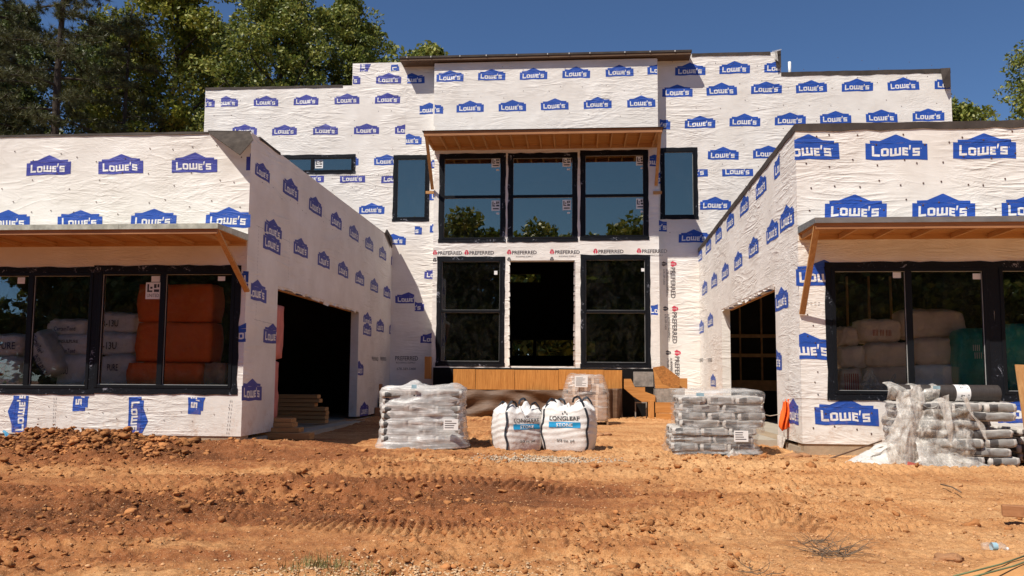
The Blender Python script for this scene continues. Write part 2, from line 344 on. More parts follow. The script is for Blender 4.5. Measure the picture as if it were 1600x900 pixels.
# ------------------------------------------------------------------ planes of the house
YW, YM, YC = 13.4, 24.21, 23.88          # wing fronts, main wall, projecting bay
XL, XR = -5.515, 3.50
class Plane:
    def __init__(s, X=None, Y=None):
        s.X, s.Y = X, Y
        if Y is not None: s.o = Vector((0, Y, 0)); s.u = Vector((1,0,0)); s.n = Vector((0,-1,0))
        elif X < 0: s.o = Vector((X, 0, 0)); s.u = Vector((0,1,0)); s.n = Vector((1,0,0))
        else: s.o = Vector((X, 0, 0)); s.u = Vector((0,-1,0)); s.n = Vector((-1,0,0))
    def px(s, x, y): p = W(x, y, X=s.X, Y=s.Y); return p.dot(s.u), p.z
    def pt(s, a, b, d=0): return s.o+s.u*a+Vector((0,0,b))+s.n*d
PW, PM, PC, PL, PR = Plane(Y=YW), Plane(Y=YM), Plane(Y=YC), Plane(X=XL), Plane(X=XR)
def wallmesh(mb, pl, solids, holes, th, mi=0, top=None):
    """solid rectangles minus holes as a slab of thickness th behind the plane; top(u) may lower the topmost edge"""
    us = sorted({round(a, 5) for r in solids+holes for a in (r[0], r[2])}); vs = sorted({round(a, 5) for r in solids+holes for a in (r[1], r[3])})
    ins = lambda r, a, b: r[0]-1e-6 < a < r[2]+1e-6 and r[1]-1e-6 < b < r[3]+1e-6
    full = {}
    for i in range(len(us)-1):
        for j in range(len(vs)-1):
            a, b = (us[i]+us[i+1])/2, (vs[j]+vs[j+1])/2
            full[i, j] = any(ins(r, a, b) for r in solids) and not any(ins(r, a, b) for r in holes)
    tv = vs[-1]
    def P(u, v, d): return pl.pt(u, top(u) if (top and abs(v-tv) < 1e-5) else v, -d)
    for (i, j), ok in full.items():
        if not ok: continue
        a0, a1, b0, b1 = us[i], us[i+1], vs[j], vs[j+1]
        mb.add([P(a0,b0,0),P(a1,b0,0),P(a1,b1,0),P(a0,b1,0)], [(0,1,2,3)], mi); mb.add([P(a0,b0,th),P(a1,b0,th),P(a1,b1,th),P(a0,b1,th)], [(3,2,1,0)], mi)
        for di, dj, e in ((-1,0,((a0,b1),(a0,b0))), (1,0,((a1,b0),(a1,b1))), (0,-1,((a0,b0),(a1,b0))), (0,1,((a1,b1),(a0,b1)))):
            if not full.get((i+di, j+dj), False):
                (p, q), (r, t) = e; mb.add([P(p,q,0),P(p,q,th),P(r,t,th),P(r,t,0)], [(0,1,2,3)], mi)
def rect(pl, x0, y0, x1, y1):
    """rectangle on a plane from two pixel corners -> (u0,v0,u1,v1)"""
    a = pl.px(x0, y0); b = pl.px(x1, y1); return (min(a[0], b[0]), min(a[1], b[1]), max(a[0], b[0]), max(a[1], b[1]))
HOUSE = empty('house', (0, 18, 0), 'two storey flat roofed house under construction, clad in white building wrap printed with blue logos', 'house')

# ------------------------------------------------------------------ windows
def hole(pl, r): HOLES_.setdefault(id(pl), []).append(r)
HOLES_ = {}
def window(pl, x0, y0, x1, y1, cols=(), rows=(), tape=.1, tl=None, glass='glass', stickers=(), recess=.05, fw=.055, name='window'):
    """px corners of the outer edge of the flashing tape; cols / rows are pixel positions of mullions / transoms"""
    u0, v0, u1, v1 = rect(pl, x0, y0, x1, y1); U0, V0, U1, V1 = u0+tape, v0+tape, u1-tape, v1-tape
    cu = [pl.px(c, (y0+y1)/2)[0] for c in cols]; rv = [pl.px((x0+x1)/2, r)[1] for r in rows]
    hole(pl, (U0, V0, U1, V1)); mb = MB()
    def fb(a0, b0, a1, b1, d0, d1, mi=0):
        p = pl.pt(a0, b0, d0); q = pl.pt(a1, b1, d1); mb.box(p, q, mi)
    f0, f1 = -.09, .022
    fb(U0, V0, U0+fw, V1, f0, f1); fb(U1-fw, V0, U1, V1, f0, f1); fb(U0+fw, V0, U1-fw, V0+fw, f0, f1-.002); fb(U0+fw, V1-fw, U1-fw, V1, f0, f1-.002)
    xs = [U0+fw]+[]; 
    for c in cu: fb(c-.045, V0+fw, c+.045, V1-fw, f0, f1-.004)
    for r in rv:
        ed = [U0+fw]+[e for c in cu for e in (c-.045, c+.045)]+[U1-fw]
        for i in range(0, len(ed), 2): fb(ed[i], r-.04, ed[i+1], r+.04, f0, f1-.006)
    w = mb.build(name, M['black'], HOUSE); bevel(w, .004)
    ed = [U0+fw]+[e for c in cu for e in (c-.045, c+.045)]+[U1-fw]; ev = [V0+fw]+[e for r in sorted(rv) for e in (r-.04, r+.04)]+[V1-fw]
    for i in range(0, len(ed), 2):
        for j in range(0, len(ev), 2):
            g = MB(); g.box(pl.pt(ed[i], ev[j], -recess+.02), pl.pt(ed[i+1], ev[j+1], -recess+.012)); g.build('pane', M[glass], w)
            # pale glazing bead
            s = MB(); e = .006
            s.box(pl.pt(ed[i], ev[j], -recess+.021), pl.pt(ed[i+1], ev[j]+e, -recess+.03)); s.box(pl.pt(ed[i], ev[j+1]-e, -recess+.021), pl.pt(ed[i+1], ev[j+1], -recess+.03))
            s.box(pl.pt(ed[i], ev[j]+e, -recess+.021), pl.pt(ed[i]+e, ev[j+1]-e, -recess+.03)); s.box(pl.pt(ed[i+1]-e, ev[j]+e, -recess+.021), pl.pt(ed[i+1], ev[j+1]-e, -recess+.03))
            s.build('glazing_bead', M['gasket'], w)
    # tape, with uneven outer edge
    t = MB(); rr = random.Random(int(x0*13+y0))
    def strip(p0, p1, inner, outw, axis):
        n = max(3, int(abs(p1-p0)/.18)); o_ = []; i_ = []
        for k in range(n+1):
            a = p0+(p1-p0)*k/n; j = outw*(1+rr.uniform(-.13, .10)); s_ = 1
            i_.append((a, inner)); o_.append((a, inner+j))
        return i_, o_
    for (p0, p1, inner, ow, ax) in ((u0, u1, V1-.01, tape+.01, 'h'), (u0-.01, u1+.01, V0+.01, -(tape+.01), 'h'), (V0-.02, V1+.02, U0+.01, -(tape+.01), 'v'), (V0-.02, V1+.02, U1-.01, tape+.01, 'v')):
        i_, o_ = strip(p0, p1, inner, ow, ax); d = .012 if ax == 'h' else .008
        for k in range(len(i_)-1):
            q = [i_[k], i_[k+1], o_[k+1], o_[k]]
            if ax == 'v': q = [(b, a) for a, b in q]
            fr = [pl.pt(a, b, d+rr.uniform(0, .002)) for a, b in q]; bk = [pl.pt(a, b, .001) for a, b in q]
            t.add(fr+bk, [(0,1,2,3),(7,6,5,4),(0,4,5,1),(1,5,6,2),(2,6,7,3),(3,7,4,0)])
    tp = fix_normals(t.build('flashing_tape', M['tape'], w))
    for (sx, sy, sw, sh, kind) in stickers:
        a, b = pl.px(sx, sy); c, d = pl.px(sx+sw, sy+sh); dd = -recess+.0205
        s = MB(); s.box(pl.pt(a, d, dd), pl.pt(c, b, dd+.002)); k = s.build('window_sticker', M['sticker'], w)
        if kind:
            q = MB(); ww, hh = c-a, b-d
            for (e0, e1, e2, e3) in ((.1,.42,.45,.52), (.1,.52,.22,.9), (.55,.42,.9,.58), (.55,.66,.72,.9), (.3,.62,.45,.74), (.78,.7,.9,.9)):
                q.box(pl.pt(a+ww*e0, d+hh*e1, dd+.002), pl.pt(a+ww*e2, d+hh*e3, dd+.0035))
            if kind == 2: text('UNITED', pl, a+ww*.1, d+hh*.12, hh*.2, M['ink'], w, depth=dd+.003, width=ww*.8)
            else: q.box(pl.pt(a+ww*.15, d+hh*.14, dd+.002), pl.pt(a+ww*.85, d+hh*.26, dd+.0035))
            q.build('sticker_print', M['ink'], w)
    return (U0, V0, U1, V1)
TEXTC = {}
def textgeo(s, bold):
    key = (s, bold)
    if key not in TEXTC:
        c = bpy.data.curves.new('t', 'FONT'); c.body = s; c.size = 1; c.offset = bold; c.resolution_u = 2
        o = bpy.data.objects.new('t', c); COL.objects.link(o); dg = bpy.context.evaluated_depsgraph_get(); me = o.evaluated_get(dg).to_mesh()
        TEXTC[key] = ([tuple(x.co) for x in me.vertices], [tuple(p.vertices) for p in me.polygons]); bpy.data.objects.remove(o)
    return TEXTC[key]
def text(s, pl, u, v, h, mat, parent, rot=0, depth=.006, width=None, bold=.0, name='lettering', origin=None):
    """flat lettering as mesh: cap height h, baseline start (u, v), rot in degrees within the plane"""
    vs, fs = textgeo(s, bold); xs = [a[0] for a in vs]; x0, wd_ = min(xs), max(xs)-min(xs); cap = .69
    sx = h/cap if width is None else width/wd_; sy = h/cap; r = math.radians(rot)
    mb = MB(); out = []
    for a in vs:
        x, y = (a[0]-x0)*sx, a[1]*sy; X, Y = x*math.cos(r)-y*math.sin(r), x*math.sin(r)+y*math.cos(r)
        out.append(pl.pt(u+X, v+Y, depth))
    mb.add(out, fs); return mb.build(name, mat, parent)

# ------------------------------------------------------------------ the printed logo (blue gabled plate with white block letters), unit width
def R(a, b, c, d): return [(a,b),(c,b),(c,d),(a,d)]
PLATE = [R(0,0,1,.275), R(.075,.275,.925,.325), [(.235,.325),(.745,.325),(.51,.425),(.49,.425)]]
def letters():
    L = []; y0, y1, Y1 = .06, .195, .235; t = .036
    x = .10; L += [R(x,y0,x+t,Y1), R(x+t,y0,x+.125,y0+.038)]
    x = .245; w = .125; L += [R(x,y0+.012,x+t,y1-.012), R(x+w-t,y0+.012,x+w,y1-.012), R(x+t,y0,x+w-t,y0+.034), R(x+t,y1-.034,x+w-t,y1), [(x,y0+.012),(x+t,y0),(x+t,y0+.012)], [(x,y1-.012),(x+t,y1-.012),(x+t,y1)], [(x+w-t,y0),(x+w,y0+.012),(x+w-t,y0+.012)], [(x+w-t,y1-.012),(x+w,y1-.012),(x+w-t,y1)]]
    x = .39; w = .18; L += [R(x,y0,x+t,y1), R(x+w/2-t/2,y0+.034,x+w/2+t/2,y1), R(x+w-t,y0,x+w,y1), R(x+t,y0,x+w-t,y0+.034)]
    x = .59; w = .095; L += [R(x,y0,x+t,y1), R(x+t,y0,x+w,y0+.033), R(x+t,y1-.033,x+w,y1), R(x+t,y0+.052,x+w*.9,y0+.083)]
    x = .70; L += [[(x,y1-.03),(x+.018,y1-.03),(x+.032,Y1+.008),(x+.004,Y1+.008)]]
    x = .755; w = .115; L += [R(x,y1-.033,x+w,y1), R(x,y0,x+w,y0+.033), R(x,y0+.052,x+w,y0+.083), R(x,y0+.083,x+t,y1-.033), R(x+w-t,y0+.033,x+w,y0+.052)]
    L += [R(.888,.185,.898,.195)]
    return L
LET = letters()
HOLES = {}
def cutout(polys, r):
    out = []
    for p in polys:
        if max(a[0] for a in p) <= r[0] or min(a[0] for a in p) >= r[2] or max(a[1] for a in p) <= r[1] or min(a[1] for a in p) >= r[3]: out.append(p); continue
        l = clip(p, 0, r[0], False); g = clip(p, 0, r[2], True); m_ = clip(p, 0, r[0], True); m_ = clip(m_, 0, r[2], False) if m_ else m_
        b = clip(m_, 1, r[1], False) if m_ else []; t = clip(m_, 1, r[3], True) if m_ else []
        out += [q for q in (l, g, b, t) if len(q) >= 3]
    return out
def clip(poly, axis, lim, keep_ge):
    out = []
    for i in range(len(poly)):
        a, b = poly[i], poly[(i+1) % len(poly)]; da, db = a[axis]-lim, b[axis]-lim
        if not keep_ge: da, db = -da, -db
        if da >= 0: out.append(a)
        if (da > 0 and db < 0) or (da < 0 and db > 0):
            t = da/(da-db); out.append((a[0]+(b[0]-a[0])*t, a[1]+(b[1]-a[1])*t))
    return out
NLOGO = [0]
def logo(pl, u, v, w, parent, col='blue', rot=0, lim=None, hs=1.0, d0=.004):
    """u,v bottom left corner on the plane, w printed width, lim=(u0,v0,u1,v1) cut by the edge of the sheet"""
    r = math.radians(rot); mb = MB()
    jr = random.Random(int(u*1000)+int(v*777)); jx = [jr.uniform(-.006, .006) for _ in range(8)]; sk_ = jr.uniform(-.02, .02)
    for polys, mi, d in ((PLATE, 0, d0), (LET, 1, d0+.002)):
        for p in polys:
            q = []
            # refine edges a little so that the print follows the uneven sheet
            for i in range(len(p)):
                a, b = p[i], p[(i+1) % len(p)]; L = math.hypot(b[0]-a[0], b[1]-a[1]); k = max(1, int(L/.16))
                for s in range(k): q.append((a[0]+(b[0]-a[0])*s/k, a[1]+(b[1]-a[1])*s/k))
            o = []
            for x, y in q:
                wx = x+.006*math.sin(13*y+7*jx[0]*1e3)+.0; wy = (y+.007*math.sin(9*x+jx[1]*900)+.005*math.sin(23*x+jx[2]*900)+sk_*(x-.5))*hs
                X, Y = wx*w, wy*w; o.append((u+X*math.cos(r)-Y*math.sin(r), v+X*math.sin(r)+Y*math.cos(r)))
            if lim:
                for ax, l, ge in ((0, lim[0], True), (1, lim[1], True), (0, lim[2], False), (1, lim[3], False)):
                    if l is not None and o: o = clip(o, ax, l, ge)
            if len(o) < 3: continue
            pcs = [o]
            for h_ in HOLES.get(id(pl), ()): pcs = cutout(pcs, h_)
            for q_ in pcs: mb.add([pl.pt(a, b, d) for a, b in q_], [tuple(range(len(q_)))], mi)
    if not mb.f: return
    NLOGO[0] += 1
    return mb.build('printed_logo', [M[col], M['pwhite']], parent)
def logos(pl, pxs, w, parent, col='blue', **k):
    for p in pxs:
        u, v = pl.px(p[0], p[1]); lim = None
        if len(p) > 2:
            x0, y0, x1, y1 = p[2]
            lim = (pl.px(x0, p[1])[0] if x0 is not None else None, pl.px(p[0], y1)[1] if y1 is not None else None,
                   pl.px(x1, p[1])[0] if x1 is not None else None, pl.px(p[0], y0)[1] if y0 is not None else None)
        logo(pl, u, v, w, parent, col, lim=lim, **k)

# ------------------------------------------------------------------ walls
def z_at(pl, x, y): return pl.px(x, y)[1]
ZB = .27
ZTL = z_at(PW, 300, 208); ZTR = z_at(PW, 1400, 193)
XWL, XWR = -16.0, 13.0
# window rectangles (outer tape edges), left wing front
lw = (-190, 418, 366, 617); 
wl1 = rect(PW, -190, 418, 146, 617); wl2 = rect(PW, 148, 415, 370, 617)
ins = lambda r, k=.1: (r[0]+k, r[1]+k, r[2]-k, r[3]-k)
mb = MB(); wallmesh(mb, PW, [(XWL, ZB, XL, ZTL)], [ins(wl1), ins(wl2)], .2); wall_lf = mb.build('wall', M['wrap'], HOUSE, label='sunlit front wall of the left wing')
wr1 = rect(PW, 1288, 409, 1560, 628); wr2 = rect(PW, 1549, 408, 1810, 629)
mb = MB(); wallmesh(mb, PW, [(XR, ZB, XWR, ZTR)], [ins(wr1), ins(wr2)], .2); wall_rf = mb.build('wall', M['wrap'], HOUSE, label='sunlit front wall of the right wing')
# side walls with garage openings (u = Y on the left, u = -Y on the right)
gy0, gy1, gz = 14.87, 20.6, 2.92; hy0, hy1, hz = 15.0, 20.5, 2.95
mb = MB(); wallmesh(mb, PL, [(YW+.2, ZB, YM, ZTL)], [(gy0, ZB-.01, gy1, gz)], .2); wall_ls = mb.build('wall', M['wrap'], HOUSE, label='shaded side wall of the left wing with a garage opening')
mb = MB(); wallmesh(mb, PR, [(-YM, ZB, -YW-.2, ZTR)], [(-hy1, ZB-.01, -hy0, hz)], .2, top=lambda u: ZTR-.33*(-u-YW)/(YM-YW)); wall_rs = mb.build('wall', M['wrap'], HOUSE, label='sunlit side wall of the right wing with a garage opening')
# main wall
zA = z_at(PM, 430, 136); zB = z_at(PM, 600, 98); zC = z_at(PM, 1150, 83); zD = z_at(PM, 1350, 111)
xA = PM.px(320, 170)[0]; xB = PM.px(551, 110)[0]; xS = PM.px(1220, 95)[0]; xE = PM.px(1486, 140)[0]
upL = rect(PM, 615, 242.5, 670, 346); upR = rect(PM, 1031, 231, 1091, 342.5); upH = rect(PM, 430, 242.7, 555, 271.5)
bay = (PC.px(678, 300)[0], PC.px(1029, 300)[0])
zK = z_at(PM, 900, 84)
mb = MB(); wallmesh(mb, PM, [(xA, 0, xE, zA if zA < zD else zD), (xA, zA-.6, xB, zA), (xB, zA-.6, xS, zB), (xB+1.8, zB-.6, xS, zC), (xS, zD-.6, xE, zD)], [ins(upL,.08), ins(upR,.08), ins(upH,.08), (bay[0]+.25, .5, bay[1]-.25, zB-.9)], .2)
wall_m = mb.build('wall', M['wrap'], HOUSE, label='tall main wall behind the courtyard')
zBase = z_at(PC, 850, 575)
bz = z_at(PC, 850, 96)
cw = [rect(PC, 687, 240.6, 789.5, 379), rect(PC, 794, 239.5, 902.5, 378), rect(PC, 906.5, 235.5, 1014, 375.5)]
lwn = [rect(PC, 683, 401, 788, 573), rect(PC, 907, 398, 1017, 575)]
door = rect(PC, 795.5, 407, 898, 572.5)
mb = MB(); wallmesh(mb, PC, [(bay[0], zBase-.15, bay[1], bz)], [ins(r) for r in cw+lwn]+[door], .33); wall_b = mb.build('wall', M['wrap'], HOUSE, label='projecting centre bay wall with tall windows')
# remaining shell: outer sides, back wall, roofs, floors
YB = 35.0
mb = MB(); mb.box((XWL, YW+.2, ZB), (XWL+.2, YM, ZTL)); mb.box((xA, YM+.2, 0), (xA+.2, YB, zA)); mb.build('wall', M['wrap'], HOUSE, label='outer side wall on the left')
mb = MB(); mb.box((XWR-.2, YW+.2, ZB), (XWR, YM, ZTR-.4)); mb.box((xE-.2, YM+.2, 0), (xE, YB, zD)); mb.build('wall', M['wrap'], HOUSE, label='outer side wall on the right')
PB = Plane(Y=YB)
def backh(x0, y0, x1, y1): return rect(PB, x0, y0, x1, y1)
holes = [backh(797, 428, 845, 441), backh(915, 430, 956, 442), backh(838, 531, 905, 556), backh(800, 531, 833, 556), backh(915, 533, 930, 556)]
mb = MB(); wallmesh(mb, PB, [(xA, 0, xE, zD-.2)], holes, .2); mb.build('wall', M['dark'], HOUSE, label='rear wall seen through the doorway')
mb = MB(); mb.box((XWL+.2, YW+.2, ZTL-.5), (XL-.2, YM, ZTL-.35)); mb.box((XR+.2, YW+.2, ZTR-.8), (XWR-.2, YM, ZTR-.65)); mb.box((xA+.2, YM+.2, zA-.5), (xE-.2, YB, zA-.35)); mb.box((bay[0]+.02, YC+.33, bz-.3), (bay[1]-.02, YM+.25, bz-.05))
mb.build('roof_deck', M['membrane'], HOUSE)
mb = MB(); mb.box((XWL+.2, YW+.2, .05), (XL-.0, YM, .2)); mb.build('floor_slab', M['slab'], HOUSE, label='garage floor slab on the left')
mb = MB(); mb.box((XR+.0, YW+.2, .05), (XWR-.2, YM, .2)); mb.build('floor_slab', M['slab'], HOUSE, label='garage floor slab on the right')
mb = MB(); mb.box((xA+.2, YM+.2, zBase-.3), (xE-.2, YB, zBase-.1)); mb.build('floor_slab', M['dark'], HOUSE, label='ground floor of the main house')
# near-black lining added inside to make the garages read dark
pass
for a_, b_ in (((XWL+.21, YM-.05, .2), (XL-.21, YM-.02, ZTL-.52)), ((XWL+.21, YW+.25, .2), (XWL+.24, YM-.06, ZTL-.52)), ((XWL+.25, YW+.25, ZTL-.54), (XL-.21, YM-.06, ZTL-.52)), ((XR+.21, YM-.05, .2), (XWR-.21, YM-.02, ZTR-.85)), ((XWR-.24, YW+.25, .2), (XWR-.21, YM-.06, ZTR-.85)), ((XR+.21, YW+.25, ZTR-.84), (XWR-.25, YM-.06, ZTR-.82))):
    mb = MB(); mb.box(a_, b_); mb.build('added_dark_lining', M['dark'], HOUSE)
# foundations
mb = MB(); mb.box((XWL, YW+.02, -.4), (XL-.02, YW+.35, ZB)); mb.box((XL-.35, YW+.35, -.4), (XL-.02, YM, ZB-.06)); mb.build('foundation', M['concrete'], HOUSE, label='bare concrete footing of the left wing')
mb = MB(); mb.box((XR+.02, YW+.02, -.4), (XWR, YW+.35, ZB)); mb.box((XR+.02, YW+.35, -.4), (XR+.35, YM, ZB-.06)); mb.build('foundation', M['concrete'], HOUSE, label='bare concrete footing of the right wing')
# windows
window(PW, -190, 418, 146, 617, cols=(45,), stickers=((26, 433, 11, 10, 0),))
window(PW, 148, 415, 370, 617, cols=(252,), stickers=((127+0, 0, 0, 0, 0),) if False else ((227, 441, 22, 26, 2), (235.5, 431, 13, 9, 0), (339.5, 431.5, 11, 7, 0)))
window(PW, 1288, 409, 1560, 628, cols=(1422,), stickers=((1396, 425, 13, 9, 0), (1521, 427, 13, 9, 0)))
window(PW, 1549, 408, 1810, 629, cols=(1690,))
for i, (x0, y0, x1, y1) in enumerate(((687, 240.6, 789.5, 379), (794, 239.5, 902.5, 378), (906.5, 235.5, 1014, 375.5))):
    sx = (768, 879, 994)[i]; sy = (247, 246, 244)[i]
    window(PC, x0, y0, x1, y1, rows=((307.5, 306.5, 305.5)[i],), glass='glass_up', stickers=((sx, sy, 13, 14, 1), (sx+7, sy+17, 5, 2.5, 0), (sx, sy+66, 13, 16, 1), (sx+7, sy+85, 5, 2.5, 0)))
window(PC, 683, 401, 788, 573, rows=(486.5,), glass='glass_mid', stickers=((772, 423, 5, 6, 0),))
window(PC, 907, 398, 1017, 575, rows=(487,), glass='glass_mid', stickers=((1002, 419, 5, 5, 0),))
window(PM, 615, 242.5, 670, 346, glass='glass_up', tape=.08)
window(PM, 1031, 231, 1091, 342.5, glass='glass_up', tape=.08)
window(PM, 430, 242.7, 555, 271.5, cols=(488,), glass='glass_up', tape=.08, stickers=((492, 249.5, 12, 13, 1),), fw=.045)
# crumpled white wrap turned into the doorway edges
mb = MB(); rr = random.Random(5)
for side in (door[0], door[2]):
    z = door[1]
    while z < door[3]-.05:
        h = rr.uniform(.12, .3); w_ = rr.uniform(.05, .09); s = 1 if side == door[0] else -1
        mb.prism([PC.pt(side-s*.02, z, -.02), PC.pt(side-s*.02, min(z+h, door[3]), -.02), PC.pt(side+s*w_*.4, min(z+h, door[3])-.03, .03), PC.pt(side+s*w_*.5, z+.02, .035)], (0, -1, 0), .02); z += h
fix_normals(mb.build('folded_wrap_edge', M['wrap'], HOUSE))

# ------------------------------------------------------------------ prints on the wrap
HOLES.update(HOLES_); HOLES.setdefault(id(PC), []).append(door); HOLES.setdefault(id(PL), []).append((gy0, 0, gy1, gz)); HOLES.setdefault(id(PR), []).append((-hy1, 0, -hy0, hz))
Wl, Wm0, Wm1, Wb, Wr = .80, .775, .885, .815, .955
logos(PW, [(-74, 275), (41, 273.7), (153.3, 272), (268, 270)], Wl, wall_lf, 'violet')
logos(PW, [(-23, 359), (89.5, 358.5), (204, 357), (321, 355.5, (None, None, 391, None))], Wl, wall_lf)
logos(PW, [(374, 448, (None, None, 388, None)), (354, 534, (None, None, 384, None))], .8, wall_lf)
# turned logos below the window
u, v = PW.px(41, 681); logo(PW, u, v, .82, wall_lf, rot=90, lim=(None, ZB+.02, None, PW.px(0, 618)[1]))
u, v = PW.px(202, 620); logo(PW, u, v, .8, wall_lf, rot=-90, lim=(None, ZB+.02, None, None))
u, v = PW.px(114, 642); logo(PW, u, v+.8, .8, wall_lf, rot=-90, lim=(None, ZB+.02, None, PW.px(0, 618)[1]))
u, v = PW.px(293.5, 647); logo(PW, u, v+.8, .8, wall_lf, rot=-90, lim=(None, ZB+.02, None, PW.px(0, 618)[1]))
logos(PW, [(1216, 250, (1241.5, None, None, None)), (1352.7, 250), (1489.5, 248.5)], Wr, wall_rf)
logos(PW, [(1289, 344), (1425.7, 343.5), (1565.7, 343)], Wr, wall_rf)
logos(PW, [(1239.5, 447, (1244, None, None, None)), (1209, 561, (1249, None, None, None)), (1273.3, 663.5), (1559, 661)], .965, wall_rf)
# side wall of the left wing
def side_row(pl, a, b, n, w, parent, col, start=0, hs=1.0, lim=None):
    (u0, v0), (u1, v1) = pl.px(*a), pl.px(*b)
    for k in range(start, n):
        t = k/(n-1); logo(pl, u0+(u1-u0)*t, v0+(v1-v0)*t, w, parent, col, hs=hs, lim=lim)
logo(PL, YW+.2, PL.px(441.7, 300)[1], .68, wall_ls, 'violet', lim=(YW+.0, None, None, None))
side_row(PL, (441.7, 300), (611, 414), 7, .86, wall_ls, 'violet')
side_row(PL, (458.3, 395), (599, 463), 6, .86, wall_ls, 'violet')
u, v = PL.px(410.7, 387.3); logo(PL, u, v, .86, wall_ls, 'violet'); logo(PL, u+.04, v+.24, .86, wall_ls, 'violet', lim=(None, v+.30, None, None), d0=.003)
u, v = PL.px(402, 470); logo(PL, u-.45, v, .86, wall_ls, 'violet', lim=(YW+.2, None, None, None))
u, v = PL.px(411, 535); logo(PL, u, v, .86, wall_ls, 'violet', lim=(None, None, gy0-.01, None))
u, v = PL.px(376, 627); logo(PL, u+.02, v, .88, wall_ls, 'violet')
for (x, y, l) in ((567, 523, None), (562, 651, None), (588, 517, None), (608, 522, None), (552, 586, None)):
    u, v = PL.px(x, y); u = max(u, gy1-.3); logo(PL, u, v, .86, wall_ls, 'violet', lim=(gy1+.02, None, YM-.01, None))
u, v = PL.px(567, 523); logo(PL, u, v+.25, .86, wall_ls, 'violet', lim=(gy1+.02, v+.33, None, None), d0=.003)
# side wall of the right wing
side_row(PR, (1181.4, 313.6), (1103+0, 398), 5, .92, wall_rs, 'blue')
for x, y in ((1090, 411.5), (1079.5, 420)): u, v = PR.px(x, y); logo(PR, u, v, .92, wall_rs, lim=(-YM+.01, None, None, None))
u, v = PR.px(1210, 282); logo(PR, u, v, .95, wall_rs, lim=(None, None, u+.42, None))
side_row(PR, (1198, 382.5), (1170.3, 405), 2, .92, wall_rs, 'blue')
side_row(PR, (1147.5, 424), (1085, 471.8), 5, .92, wall_rs, 'blue')
u, v = PR.px(1219, 365); logo(PR, u, v, .95, wall_rs, lim=(None, None, -YW-.0, None))
for x, y in ((1083, 526.6), (1092.6, 521.7), (1106, 512)): u, v = PR.px(x, y); logo(PR, u, v, .9, wall_rs, lim=(-YM+.01, None, -hy1-.03, None))
u, v = PR.px(1110.7, 603.6); logo(PR, u, v, .8, wall_rs, lim=(None, None, -hy1-.03, None))
u, v = PR.px(1211.6, 487); logo(PR, u, v, .92, wall_rs, lim=(-hy0+.02, None, -YW-.2, None))
u, v = PR.px(1213, 578); logo(PR, u-.5, v, .92, wall_rs, lim=(-hy0+.02, None, None, None))
u, v = PR.px(1234, 661); logo(PR, u-.2, v, .95, wall_rs, lim=(-hy0+.02, None, -YW-.2, None))
# corner continuations
u, v = PW.px(385, 267); logo(PW, u-.02, PL.px(441.7, 300)[1], .3, wall_lf, 'violet', lim=(u, None, XL-.005, None)) if False else None
q = MB(); a0, zz = PW.px(384.5, 268)[0], PL.px(430, 291)[1]
q.add([PW.pt(a0, zz, .004), PW.pt(XL-.002, zz, .004), PW.pt(XL-.002, zz+.3, .004), PW.pt(a0+.06, zz+.28, .004), PW.pt(a0+.06, zz+.235, .004), PW.pt(a0, zz+.235, .004)], [(0,1,2,3,4,5)]); q.build('printed_logo', M['violet'], wall_lf)
# main wall, left part
logos(PM, [(297.5, 168, (321, None, None, None)), (333.7, 167, (345, None, None, None)), (396.3, 166.2), (458.8, 164.5), (522.5, 163), (585.8, 162)], Wm0, wall_m, 'violet')
logos(PM, [(524, 132, (551.5, None, None, None)), (587.5, 131), (363, 211), (425, 211.5), (489, 210.7), (553, 210), (617, 209.5, (None, None, 633, None))], Wm0, wall_m, 'violet')
logos(PM, [(624, 131, (636, None, None, None)), (619, 226, (634, None, 664, None))], Wm0, wall_m)
u, v = PM.px(562.5, 112); logo(PM, u, v+.62, .78, wall_m, 'violet', rot=-90, lim=(None, v, None, zB-.03))
u, v = PM.px(611, 111); logo(PM, u, v+.2, .78, wall_m, rot=-90, lim=(None, v, None, zB-.03))
logos(PM, [(650, 178.5, (655.5, None, 676.5, None))], Wb, wall_m)
logos(PM, [(584.3, 258.3, (None, None, 616, None)), (521, 259), (457, 261)], Wm0, wall_m)
logos(PM, [(467, 285.5, (None, 275, None, None)), (531, 285.5, (None, 275, None, None)), (595.7, 286, (None, 275, 616, None))], Wm0, wall_m, 'violet')
logos(PM, [(561, 334.3), (619, 366.5, (648, None, None, None)), (594, 382.5), (672, 263, (None, None, 684, None)), (671, 313, (None, None, 683, None)), (671.7, 363.5, (None, None, 683, None))], Wm0, wall_m)
logos(PM, [(617.5, 474, (None, None, 647, None)), (622, 486, (648, None, 668, None)), (657, 536, (None, None, 679, None)), (663, 436, (None, None, 681, None))], Wm0, wall_m, 'violet')
# main wall, right part
logos(PM, [(1055, 118.1), (1124.1, 115.5), (1194.2, 113.6, (None, None, 1219, None)), (1034.9, 151.9), (1103.9, 149.2), (1173.6, 147), (1243.7, 145.1), (1315.4, 143.2), (1387, 141.4), (1460.5, 139.5, (None, None, 1485, None)),
    (1000, 203, (1031, None, None, None)), (1070, 200.6), (1139.9, 197.6), (1210.7, 195.7), (1281.3, 193.5), (1353.2, 191.5), (1426, 189.5), (1106.1, 249.7), (1176.6, 247.5)], Wm1, wall_m)
logos(PM, [(1058, 276.5, (None, 265, None, None)), (1128.5, 275.5, (None, 264.5, None, None)), (1093.9, 327.8), (1060.6, 379), (1014, 287, (1029, None, 1040, None)), (1000, 362, (1016, None, 1042, None))], Wm1, wall_m)
